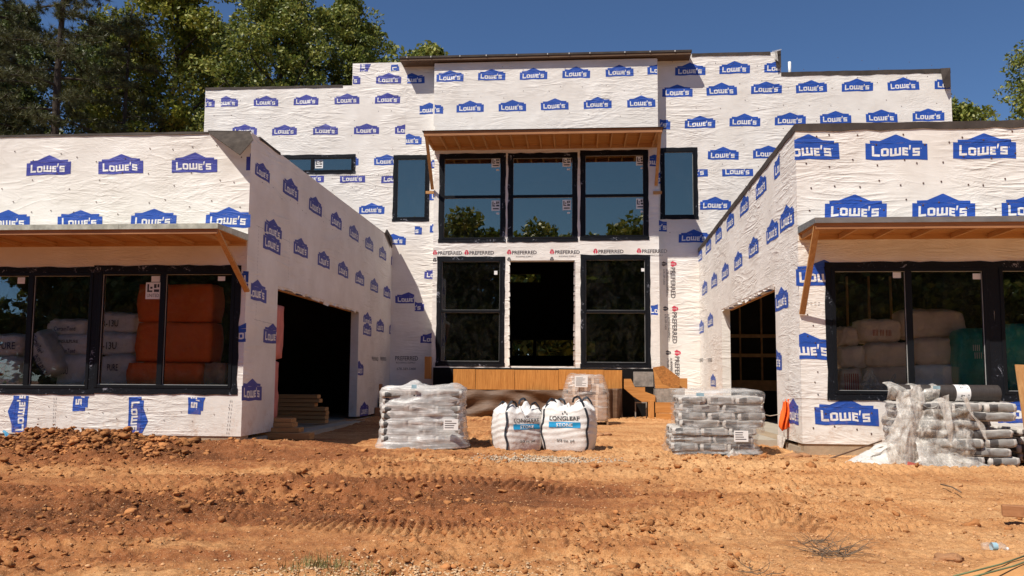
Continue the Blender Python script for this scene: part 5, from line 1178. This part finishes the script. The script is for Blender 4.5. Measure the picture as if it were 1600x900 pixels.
# ------------------------------------------------------------------ carton pallet behind the stone bags
Yp = 19.6; c = W(915, 652, Y=Yp); cpl = (c.x, Yp+.4, gz1(c.x, Yp+.2))
pallet(cpl, .0, 'wooden pallet under the brown cartons behind the right stone bag', 1.05, 1.0)
rr = random.Random(6); n_ = 0
for k, (zz, cols, hh, inset) in enumerate(((.13, 2, .30, 0), (.435, 2, .28, 0), (.72, 3, .24, .08), (.965, 2, .15, .17))):
    for i in range(cols):
        w_ = (1.0-2*inset)/cols; x = -.5+inset+w_*(i+.5)
        mb = MB(); mb.box((-w_/2+.006, -.45+inset, 0), (w_/2-.006, .45-inset, hh)); o = mb.build('carton', M['carton']); bevel(o, .008); o.location = (cpl[0]+x, cpl[1]+rr.uniform(-.01, .01), cpl[2]+zz); o.rotation_euler[2] = rr.uniform(-.02, .02)
        tag(o, 'brown carton, %s tier, %s, on the pallet behind the stone bags' % (ORD[k] if k < 3 else 'top', ('left', 'middle', 'right')[i] if cols == 3 else ('left', 'right')[i]), 'box', 'brown cartons on the pallet behind the stone bags')
        mb = MB(); mb.box((-.03, -.452+inset, .0), (.03, -.449+inset, hh-.01)); mb.build('tape_strip', M['ins_kraft'], o, world=False)
film_shell('stretch_film', 'clear film over the brown cartons behind the stone bags', cpl, 0, 1.12, 1.06, .12, 1.15, 'film_thin', 15, .02, ((-.2, 0, .05, .2),), exp=6, bulge=.02, taper=.22)
a = W(898, 582+16, Y=cpl[1]-.58); mb = MB(); mb.box((a.x, cpl[1]-.585, a.z-.10), (a.x+.30, cpl[1]-.58, a.z+.16)); o = mb.build('paper_sheet', M['sticker']); tag(o, 'white packing list stuck on the film of the brown carton pallet', 'paper')
mb = MB()
for k in range(8): mb.box((a.x+.03, cpl[1]-.587, a.z-.07+k*.026), (a.x+.03+random.Random(k).uniform(.12, .24), cpl[1]-.5855, a.z-.062+k*.026))
mb.build('printed_lines', M['pgrey'], o)

# ------------------------------------------------------------------ things seen through the windows and openings
def ins_bag(px0, py0, px1, py1, Yf, mat, label, d=.5, rot=0, words=(), group='packed insulation bags behind the windows', cat='bag', name='insulation_bag'):
    a, b = W(px0, py1, Y=Yf), W(px1, py0, Y=Yf); w_, h_ = b.x-a.x, b.z-a.z; v, f, c_ = softbox(w_, d, h_, (14, 6, 8), .25, .25, .035, int(px0))
    o = npobj(name, v, f, M[mat], smooth=True); o.location = ((a.x+b.x)/2, Yf+d/2, (a.z+b.z)/2); o.rotation_euler[1] = rot; tag(o, label, cat, group)
    pl = Plane(Y=Yf-.012)
    for (s, fx, fz, hh, col, ww) in words:
        vs, fs = textgeo(s, .01); a0 = min(q[0] for q in vs); wd_ = max(q[0] for q in vs)-a0; mb = MB()
        mb.add([(-w_/2+w_*fx+(q[0]-a0)*ww*w_/wd_, -d/2-.018, -h_/2+h_*fz+q[1]*hh*h_/.69) for q in vs], fs); mb.build('printing', M[col], o, world=False)
    return o
WB = 'insulation bags behind the left window'; WR = 'insulation bags behind the right window'
ins_bag(-60, 520, 33, 556, 14.15, 'ins_white', 'white insulation bag reading PURE at the left end behind the left window', words=(('PURE', .62, .3, .3, 'navyprint', .3),), group=WB)
ins_bag(-60, 556, 28, 606, 14.0, 'ins_white', 'white and red wrapped bag low at the left behind the window', words=(('R-13', .2, .4, .4, 'redprint', .6),), group=WB)
ins_bag(68, 497, 136, 525, 14.35, 'ins_white', 'upper white insulation bag in the second left window pane', words=(('CertainTeed', .25, .3, .22, 'navyprint', .5),), group=WB)
ins_bag(72, 523, 150, 555, 14.25, 'ins_white', 'white insulation bag reading INSULPURE in the middle of the left window', words=(('CertainTeed', .2, .12, .2, 'navyprint', .4), ('INSULPURE', .25, .6, .15, 'ink', .4)), group=WB)
ins_bag(82, 553, 152, 606, 14.15, 'ins_white', 'dull white bag low behind the mullion of the left window', words=(('R-13U', .1, .4, .2, 'navyprint', .25),), group=WB)
ins_bag(26, 535, 100, 568, 13.85, 'ins_white', 'white insulation bag leaning steeply reading CertainTeed behind the left window', rot=1.05, words=(('CertainTeed', .12, .45, .25, 'navyprint', .4), ('INSULPURE', .5, .1, .3, 'navyprint', .45)), group=WB)
ins_bag(140, 487, 213, 520, 14.35, 'ins_white', 'white insulation bag marked R-13U at the top beside the orange packages', words=(('R-13U', .28, .3, .3, 'ink', .35),), group=WB)
ins_bag(140, 519, 212, 554, 14.25, 'ins_white', 'white insulation bag marked R-13U in the middle beside the orange packages', words=(('R-13U', .2, .25, .3, 'ink', .4),), group=WB)
ins_bag(150, 554, 208, 604, 14.1, 'ins_white', 'white bag with navy printing low beside the orange packages', words=(('PURE', .3, .5, .2, 'navyprint', .3),), group=WB)
def obox(px0, py0, px1, py1, Yf, d, mat, label, cat='box', name='package', grp=None):
    a, b = W(px0, py1, Y=Yf), W(px1, py0, Y=Yf); v, f, c_ = softbox(b.x-a.x, d, b.z-a.z, (12, 6, 9), .03, .02, .016, int(px0+py0)); o = npobj(name, v, f, M[mat], smooth=False); o.location = ((a.x+b.x)/2, Yf+d/2, (a.z+b.z)/2); return tag(o, label, cat, grp)
OG = 'orange packages behind the left window'
obox(212, 443, 334, 503, 14.05, .5, 'orangebox', 'upper orange package behind the left window', grp=OG); obox(209, 503, 332, 566, 14.03, .5, 'orangebox', 'lower large orange package behind the left window', grp=OG)
obox(195, 567, 316, 604, 13.9, .6, 'orangebox', 'film covered orange package at the sill of the left window', grp=OG); obox(317, 567, 352, 604, 13.95, .6, 'carton', 'brown carton at the right end of the left window sill')
K = 'ins_kraft'
for (x0, y0, x1, y1, Y_, m_, lab) in ((1310, 510, 1346, 542, 14.5, K, 'tan bag at the upper left of the right window'), (1343, 497, 1412, 536, 14.4, K, 'cream bag second from the left in the top row of the right window'), (1408, 482, 1512, 530, 14.4, K, 'large cream bag at the top of the second right pane'),
    (1312, 541, 1356, 577, 14.3, K, 'tan bag at the left of the middle row in the right window'), (1354, 535, 1430, 574, 14.25, K, 'tan bag in the middle row behind the right window mullion'), (1430, 528, 1512, 571, 14.25, K, 'tan bag in the middle row left of the teal bag'),
    (1312, 576, 1350, 616, 14.1, K, 'tan bag with red printing at the sill of the right window'), (1352, 572, 1432, 616, 14.2, K, 'tan bag low beside the red printed bag in the right window'), (1430, 570, 1512, 616, 14.2, 'ins_white', 'grey white bag low behind the second right pane')):
    ins_bag(x0, y0, x1, y1, Y_, m_, lab, words=((('|||||||', .2, .3, .5, 'redprint', .55),) if 'red printing' in lab else ((('|||| ||| ||||', .3, .35, .18, 'redprint', .4),) if 'top row' in lab else ())), group=WR)
ins_bag(1500, 512, 1560, 612, 13.95, 'teal', 'teal insulation bag at the right of the right window', words=(('|||| |||||', .35, .66, .07, 'sticker', .45), ('||||||||', .38, .54, .07, 'sticker', .38)), group=WR)
ins_bag(1566, 505, 1640, 612, 14.2, 'teal', 'dark teal bag behind the right edge pane', group=WR)
rag('clear_film', 'shiny clear film crumpled at the sill behind the right window', lambda s, t: crumple((W(1345, 600, Y=13.95).x+.52*s, 13.9+.05*math.sin(s*9), W(1345, 612, Y=13.95).z+.36*t*(.6+.4*math.sin(s*7))), 41, 1.), 18, 12, 'film_rag')
# pink batts, lumber in the left garage
for z0, z1, lab in ((.45, 1.55, 'lower pink insulation bundle standing inside the left garage opening'), (1.57, 2.62, 'upper pink insulation bundle on the one below inside the left garage opening')):
    v, f, c_ = softbox(.5, .62 if z0 > 1 else .45, z1-z0, (6, 8, 8), .08, .08, .03, int(z0*10)); o = npobj('insulation_bundle', v, f, M['pink'], smooth=True); o.location = (XL-.33, 15.17 if z0 > 1 else 15.09, (z0+z1)/2); tag(o, lab, 'insulation', 'pink insulation bundles in the left garage opening')
mb = MB()
k = 0
for (yy, zz, ln, x_) in [(18.0, .24, 2.3, XL-1.5), (18.0, .33, 2.3, XL-1.5), (18.03, .42, 2.2, XL-1.45), (17.98, .51, 2.3, XL-1.5), (18.0, .60, 2.0, XL-1.6), (18.0, .69, 2.1, XL-1.55), (18.02, .78, 2.1, XL-1.6)]:
    mb = MB(); mb.box((-ln/2, 0, 0), (ln/2, .25, .08)); o = mb.build('plank', M['lumber']); bevel(o, .004); o.location = (x_+.35, yy, zz); tag(o, 'sawn plank, %s from the floor, in the left garage pile' % ORD[k], 'plank', 'planks piled in the left garage'); k += 1
for i, (x0, x1, y0, zz, h_) in enumerate(((-5.75, -4.75, 14.6, .14, .11), (-5.78, -5.0, 14.75, .255, .08), (-5.8, -5.15, 14.85, .34, .08), (-5.82, -5.2, 14.9, .425, .07))):
    mb = MB(); mb.box((x0, y0, zz), (x1, y0+.28, zz+h_)); o = mb.build('plank', M['lumber']); bevel(o, .004); tag(o, 'short pale board, %s from the bottom, at the left garage threshold' % ORD[i], 'plank', 'short boards at the left garage threshold')
mb = MB(); mb.box((XL-.3, 14.9, .1), (XL+.35, gy1, .205)); o = mb.build('threshold_slab', M['slab'], HOUSE)
mb = MB(); mb.box((XR-.35, hy0+.05, .08), (XR+.02, hy1, .206)); o = mb.build('threshold_slab', M['slab'], HOUSE)
# orange vest hung at the corner, cable to the pallet
def vest(s, t):
    x0, x1 = W(1218, 640, Y=14.2).x, W(1239, 640, Y=14.2).x; w_ = (x1-x0)*(.45+.5*min(1, t*2.2)); c_ = (x0+x1)/2+.02*math.sin(t*5)
    z = W(1228, 626, Y=14.2).z-.47*t*(1-.10*math.cos(s*9))-.03*math.sin(s*12); return (c_+(s-.5)*w_, 14.2+.035*math.sin(s*17+t*2.5)-.03*math.sin(t*3.1)+.012*math.sin(s*40+t*6), z)
o = rag('safety_vest', 'bright orange vest hanging folded on the corner beside the right garage opening', vest, 30, 22, 'vest', .006, 'vest')
mb = MB(); pts = [W(1194, 628, Y=13.9), W(1188, 634, Y=13.9), W(1187, 642, Y=13.95), W(1192, 647, Y=14.0), W(1203, 650, Y=14.2), W(1215, 648, Y=14.4), W(1224, 646, Y=14.5)]; mb.tube(pts, .008, 6); tag(mb.build('cable', M['wire']), 'pale cable running from the wrapped pallet to the orange vest', 'cable')
# hose at the left edge
mb = MB(); mb.tube([W(6, 674, Y=13.3), W(10, 677, Y=13.2), W(17, 684, Y=13.1), W(24, 690, Y=12.95)], .022, 8); mb.tube([W(8, 677, Y=13.2), W(12, 688, Y=13.05)], .016, 8); tag(mb.build('hose', M['hose']), 'short blue hose sticking out of the soil at the left edge', 'hose')
# torn wrap at the foot of the corner
mb = MB(); mb.prism([E3(XR-.02, 14.95, .30), E3(XR-.02, 14.35, .30), E3(XR-.06, 14.5, .05), E3(XR-.05, 14.8, .0)], (-1, 0, 0), .006); fix_normals(mb.build('torn_wrap', M['wrap'], HOUSE))
mb = MB(); mb.box((XR-.12, 13.3, -.1), (XR+.0, 13.42, .16)); mb.build('footing_stub', M['concrete'], HOUSE)
# foreground: plank end, bottle, twigs, grass
x, y = gp(1566, 812, .0); mb = MB(); mb.bar((x, y, .085), (x+2.2, y-.85, .10), .10, .10); o = mb.build('timber_beam', M['fascia']); bevel(o, .006); tag(o, 'weathered timber beam lying on the sand at the right edge', 'beam')
x, y = gp(1555, 846, .0); gzb = gz1(x, y); BT = empty('water_bottle', (x, y, gzb), 'clear crushed water bottle lying on the sand at the right', 'bottle')
mb = MB(); mb.tube([(x-.10, y, gzb+.032), (x-.06, y, gzb+.036), (x+.0, y+.004, gzb+.030), (x+.05, y+.01, gzb+.036), (x+.075, y+.015, gzb+.028), (x+.09, y+.017, gzb+.016)], [.030, .032, .027, .032, .022, .011], 12); mb.build('bottle_body', M['clear'], BT)
mb = MB(); mb.tube([(x+.09, y+.017, gzb+.016), (x+.105, y+.02, gzb+.014)], .014, 10); mb.build('cap', M['sticker'], BT); mb = MB(); mb.tube([(x-.03, y+.002, gzb+.034), (x+.01, y+.004, gzb+.033)], .0325, 12, cap=False); mb.build('bottle_label', M['bagblue'], BT)
rr = random.Random(12)
def twigs(px_, py_, n, L_, label, seed):
    rr = random.Random(seed); x, y = gp(px_, py_); mb = MB()
    for i in range(n):
        a = rr.uniform(0, 6.28); p0 = E3(x+rr.uniform(-.12, .12), y+rr.uniform(-.1, .1), gz1(x, y)+.02); pts = [p0]; d = E3(math.cos(a), math.sin(a)*.6, rr.uniform(.05, .5)).normalized()
        for k in range(5): d = (d+E3(rr.uniform(-.6, .6), rr.uniform(-.6, .6), rr.uniform(-.3, .25))).normalized(); q = pts[-1]+d*L_/5; q.z = max(q.z, gz1(q.x, q.y)+.008); pts.append(q)
        mb.tube(pts, [.0035, .003, .0026, .002, .0016, .001], 4, cap=False)
    return tag(mb.build('twig_bundle', M['twig']), label, 'twigs')
twigs(1300, 845, 40, .27, 'tangle of dry twigs lying on the sand in the right foreground', 3); twigs(1268, 832, 12, .17, 'small sprig of dry twigs left of the larger tangle', 4); twigs(1165, 872, 7, .22, 'few dry twigs on the sand in the middle foreground', 5)
mb = MB(); mb.tube([E3(*gp(1470, 762), .07), E3(*gp(1488, 768), .08), E3(*gp(1502, 772), .05)], .008, 5); tag(mb.build('stick', M['twig']), 'bent stick on the clay before the torn pallet', 'stick')
def grass(px_, py_, n, spread, label, seed):
    rg = np.random.default_rng(seed); x0, y0 = gp(px_, py_); xs = x0+rg.normal(0, spread, n); ys = y0+rg.normal(0, spread*.6, n); zs = ground_z(xs, ys); vs = []; fs = []
    for i in range(n):
        h = rg.uniform(.04, .13); a = rg.uniform(0, 6.28); l = rg.uniform(.02, .09); w_ = .0028; b = len(vs); ca, sa = math.cos(a), math.sin(a)
        for k, t in enumerate((0, .5, 1)): cx_, cy_ = xs[i]+ca*l*t*t, ys[i]+sa*l*t*t; ww = w_*(1-t*.9); vs += [(cx_-sa*ww, cy_+ca*ww, zs[i]+h*t*(1-.3*t)), (cx_+sa*ww, cy_-ca*ww, zs[i]+h*t*(1-.3*t))]
        fs += [(b, b+1, b+3, b+2), (b+2, b+3, b+5, b+4)]
    return tag(npobj('grass_tuft', vs, fs, M['grass']), label, kind='stuff')
grass(505, 868, 260, .16, 'sparse straggly grass tuft in the lower left middle foreground', 1); grass(535, 895, 260, .22, 'dry grass at the bottom edge left of the gravel patch', 2)
# stones behind the bag at the right
for i, (px_, py_, s_) in enumerate(((934, 684, .09), (948, 683, .07), (1240, 718, .10), (1256, 716, .08), (1246, 712, .05), (1082, 703, .07))):
    x, y = gp(px_, py_, .14 if i < 2 else .08); v0, f0 = ico(2); nn = fbm(v0[:,0]*2+px_, v0[:,1]*2+v0[:,2]*3, 1.1, 3, 4); o = npobj('stone', v0*(1+.4*nn[:, None])*np.array([1.4, .9, .55])*s_, f0, M['rock']); o.location = (x, y, gz1(x, y)+.02)
    tag(o, ('larger angular stone right of the right stone bag', 'smaller angular stone right of the right stone bag', 'broken stone at the foot of the right wing corner', 'second broken stone at the foot of the right wing corner', 'small stone chip at the foot of the right wing corner', 'lump of earth in front of the wrapped pallet by the right opening')[i], 'stone')

# ------------------------------------------------------------------ trees
def quad_leaves(cent, rad, per, size, rg, up=.5):
    n = len(cent)*per; c = np.repeat(cent, per, 0); r = np.repeat(rad, per)[:, None]; d = rg.normal(0, 1, (n, 3)); d /= np.linalg.norm(d, axis=1)[:, None]
    pos = c+d*r*np.cbrt(rg.uniform(.1, 1, (n, 1)))*np.array([1, 1, .75])
    nrm = rg.normal(0, 1, (n, 3))+np.array([0, 0, up]); nrm /= np.linalg.norm(nrm, axis=1)[:, None]
    t = np.cross(nrm, rg.normal(0, 1, (n, 3))); t /= np.linalg.norm(t, axis=1)[:, None]; b = np.cross(nrm, t); s = size*rg.uniform(.6, 1.3, (n, 1))
    v = np.stack([pos-t*s, pos-b*s*.55, pos+t*s, pos+b*s*.55], 1).reshape(-1, 3); f = np.arange(n*4).reshape(-1, 4); return v, f
def limb_tree(seed, H, Rc, zc, limbs=16, per=95, size=.085, cl=16, crown_r=.75, taper=.22):
    """returns trunk MB and leaf arrays in local coordinates: trunk, limbs, twig clusters"""
    rg = np.random.default_rng(seed); rr = random.Random(seed); mb = MB(); cents = []; rads = []
    tp = [Vector((rr.uniform(-.12, .12)*k, rr.uniform(-.12, .12)*k, H*.93*k/7)) for k in range(8)]; mb.tube(tp, [taper*(1-.85*k/7)+.02 for k in range(8)], 9)
    for i in range(limbs):
        t = zc/H+(1-zc/H)*(i/(limbs-1))**.9*.97; z = H*.93*t; k = min(6.99, t*7); a0 = tp[int(k)].lerp(tp[int(k)+1], k-int(k)); ang = i*2.4+rr.uniform(-.5, .5)
        rel = (t-zc/H)/(1-zc/H); Lm = Rc*(math.sin(math.pi*min(1, max(.0, rel*.80+.20)))**.65)*rr.uniform(.75, 1.12); d = Vector((math.cos(ang), math.sin(ang), .25+.7*rel)).normalized(); pts = [a0]
        for s in range(6): d = (d+Vector((rr.uniform(-.25, .25), rr.uniform(-.25, .25), rr.uniform(-.1, .2)))).normalized(); pts.append(pts[-1]+d*Lm/6)
        mb.tube(pts, [.10*(1-.9*s/6)*(1-.5*rel)+.012 for s in range(7)], 5, cap=False)
        for s in range(cl):
            q = rr.uniform(.25, 1.05); b = pts[min(6, int(q*6))]; off = Vector((rr.gauss(0, 1), rr.gauss(0, 1), rr.gauss(0, .7)))*Lm*.20; c = b+off
            cents.append(tuple(c)); rads.append(crown_r*rr.uniform(.55, 1.15))
            if s % 3 == 0: mb.tube([b, (b+c)/2+Vector((0, 0, .1)), c], [.02, .013, .006], 3, cap=False)
    v, f = quad_leaves(np.array(cents), np.array(rads), per, size, rg); return mb, v, f
TREES = {}
def tree(kind, X_, Y_, rot, sc, label, group, mat, **kw):
    key = (kind,)
    if key not in TREES:
        mb, v, f = limb_tree(**kw); TREES[key] = (mb.mesh('trunk', M['bark']), npmesh('crown', v, f, M[mat]))
    tm, cm = TREES[key]; r = empty('tree' if kind != 'pine' else 'pine_tree', (X_, Y_, 0), label, 'tree', group, rot); r.scale = (sc, sc, sc)
    for nm, me in (('trunk', tm), ('crown', cm)): o = bpy.data.objects.new(nm, me); COL.objects.link(o); o.parent = r
    if mat and cm.materials[0] != M[mat]: o.data = cm.copy(); o.data.materials[0] = M[mat]
    return r
def tx(px_, Y_): return W(px_, 300, Y=Y_).x
G1 = 'leafy trees behind the house'
A = dict(seed=1, H=24, Rc=4.8, zc=3, limbs=26, per=125, cl=18, size=.105); B = dict(seed=2, H=22, Rc=5.4, zc=3, limbs=26, per=125, cl=18, size=.10); C_ = dict(seed=3, H=13, Rc=2.7, zc=4, limbs=16, per=90, cl=12, size=.09, crown_r=.6)
tree('a', tx(255, 39), 39, .3, 1.0, 'yellow green leafy tree behind the left wing, its crown touching the top edge', G1, 'leaf_y', **A)
tree('b', tx(425, 38), 38, 1.2, .98, 'tall olive green tree behind the left part of the main wall', G1, 'leaf', **B)
tree('a', tx(530, 41), 41, 2.2, .92, 'olive green tree whose crown ends against the blue sky left of the centre', G1, 'leaf', **A)
tree('b', tx(150, 44), 44, 4.0, 1.02, 'dark leafy tree between the pine and the yellow green tree', G1, 'leaf_d', **B)
tree('a', tx(10, 42), 42, 5.0, .95, 'dark leafy tree at the left edge behind the pine', G1, 'leaf_d', **A)
tree('b', tx(340, 46), 46, 2.7, 1.05, 'dark tree filling the gap behind the two tall leafy trees', G1, 'leaf_d', **B)
tree('c', tx(643, 40), 40, 1.0, 1.42, 'small pointed treetop rising over the roof left of the centre', G1, 'leaf', **C_)
tree('c', tx(1500, 44), 44, 2.0, 1.27, 'low treetop just right of the end of the main wall', G1, 'leaf', **C_)
tree('b', tx(1655, 38), 38, .6, .80, 'leafy tree reaching in at the right edge of the sky', G1, 'leaf', **B)
tree('a', tx(-110, 40), 40, .6, .95, 'leafy tree beyond the left edge of the picture', G1, 'leaf', **A)
# pine
def pine(seed, H):
    rg = np.random.default_rng(seed); rr = random.Random(seed); mb = MB(); tp = [Vector((.05*math.sin(k), .05*math.cos(k*2), H*k/8)) for k in range(9)]; mb.tube(tp, [.26*(1-.9*k/8)+.02 for k in range(9)], 10); V = []
    for i in range(46):
        t = .28+.70*i/45; a = i*2.4+rr.uniform(-.4, .4); L_ = 3.9*(1-t)**.6*rr.uniform(.7, 1.15)+.5; b = Vector((0, 0, H*t)); pts = [b]; d = Vector((math.cos(a), math.sin(a), .15))
        for s in range(6): d = (d+Vector((rr.uniform(-.12, .12), rr.uniform(-.12, .12), -.10 if s < 4 else .12))).normalized(); pts.append(pts[-1]+d*L_/6)
        mb.tube(pts, [.05*(1-.85*s/6)+.008 for s in range(7)], 5, cap=False)
        for s in range(2, 7):
            for q in range(7):
                c = pts[s]+Vector((rr.gauss(0, .32), rr.gauss(0, .32), rr.gauss(0, .12))); V.append(tuple(c))
                if q < 2: mb.tube([pts[s], c], [.012, .005], 3, cap=False)
    c = np.repeat(np.array(V), 46, 0); n = len(c); d = rg.normal(0, 1, (n, 3))+np.array([0, 0, .25]); d /= np.linalg.norm(d, axis=1)[:, None]; L_ = rg.uniform(.16, .34, (n, 1)); s = np.cross(d, rg.normal(0, 1, (n, 3))); s /= np.linalg.norm(s, axis=1)[:, None]
    v = np.stack([c-s*.010, c+s*.010, c+d*L_], 1).reshape(-1, 3); return mb, v, np.arange(n*3).reshape(-1, 3)
mb, v, f = pine(4, 23); TREES['pine',] = (mb.mesh('trunk', M['bark']), npmesh('crown', v, f, M['needle']))
tree('pine', tx(82, 33), 33, .4, 1.0, 'tall dark pine with drooping needle branches behind the left wing', None, 'needle'); tree('pine', tx(-25, 34), 34, 2.4, 1.05, 'dark pine at the left edge with brownish needles', None, 'needle')
tree('pine', tx(190, 36), 36, 1.4, .80, 'shorter pine between the tall pine and the yellow green tree', None, 'needle')
# far woodland behind and across the clearing (mirrored in the panes)
def wood_mass(name, label, segs, size, n_per, mat, seed):
    rg = np.random.default_rng(seed); cents = []; rads = []
    for (x0, x1, y0, y1, h) in segs:
        k = int(abs(x1-x0)*n_per)
        for i in range(k):
            x = rg.uniform(x0, x1); top = h*(.80+.20*float(vnoise(np.array(x*.16+seed), np.array(1.), seed))+.14*float(vnoise(np.array(x*.6), np.array(4.), seed))); z = top*rg.uniform(0, 1)**.75
            cents.append((x, rg.uniform(y0, y1), z)); rads.append(rg.uniform(1.0, 1.9))
    v, f = quad_leaves(np.array(cents), np.array(rads), 78, size, rg); return tag(npobj(name, v, f, M[mat]), label, kind='stuff')
wood_mass('woodland', 'green woodland behind the house', [(-40, 40, 47, 54, 11)], .30, 20, 'leaf', 5)
wood_mass('woodland', 'dark woodland across the clearing, mirrored in the windows', [(-48, 24, -44, -37, 16.8), (24, 70, -46, -38, 12), (-40, 60, -36, -34, 8)], .36, 22, 'leaf', 6)
for o in bpy.data.objects:
    if 'wparent' in o: del o['wparent']
print('logos', NLOGO[0], 'objects', len(bpy.data.objects))
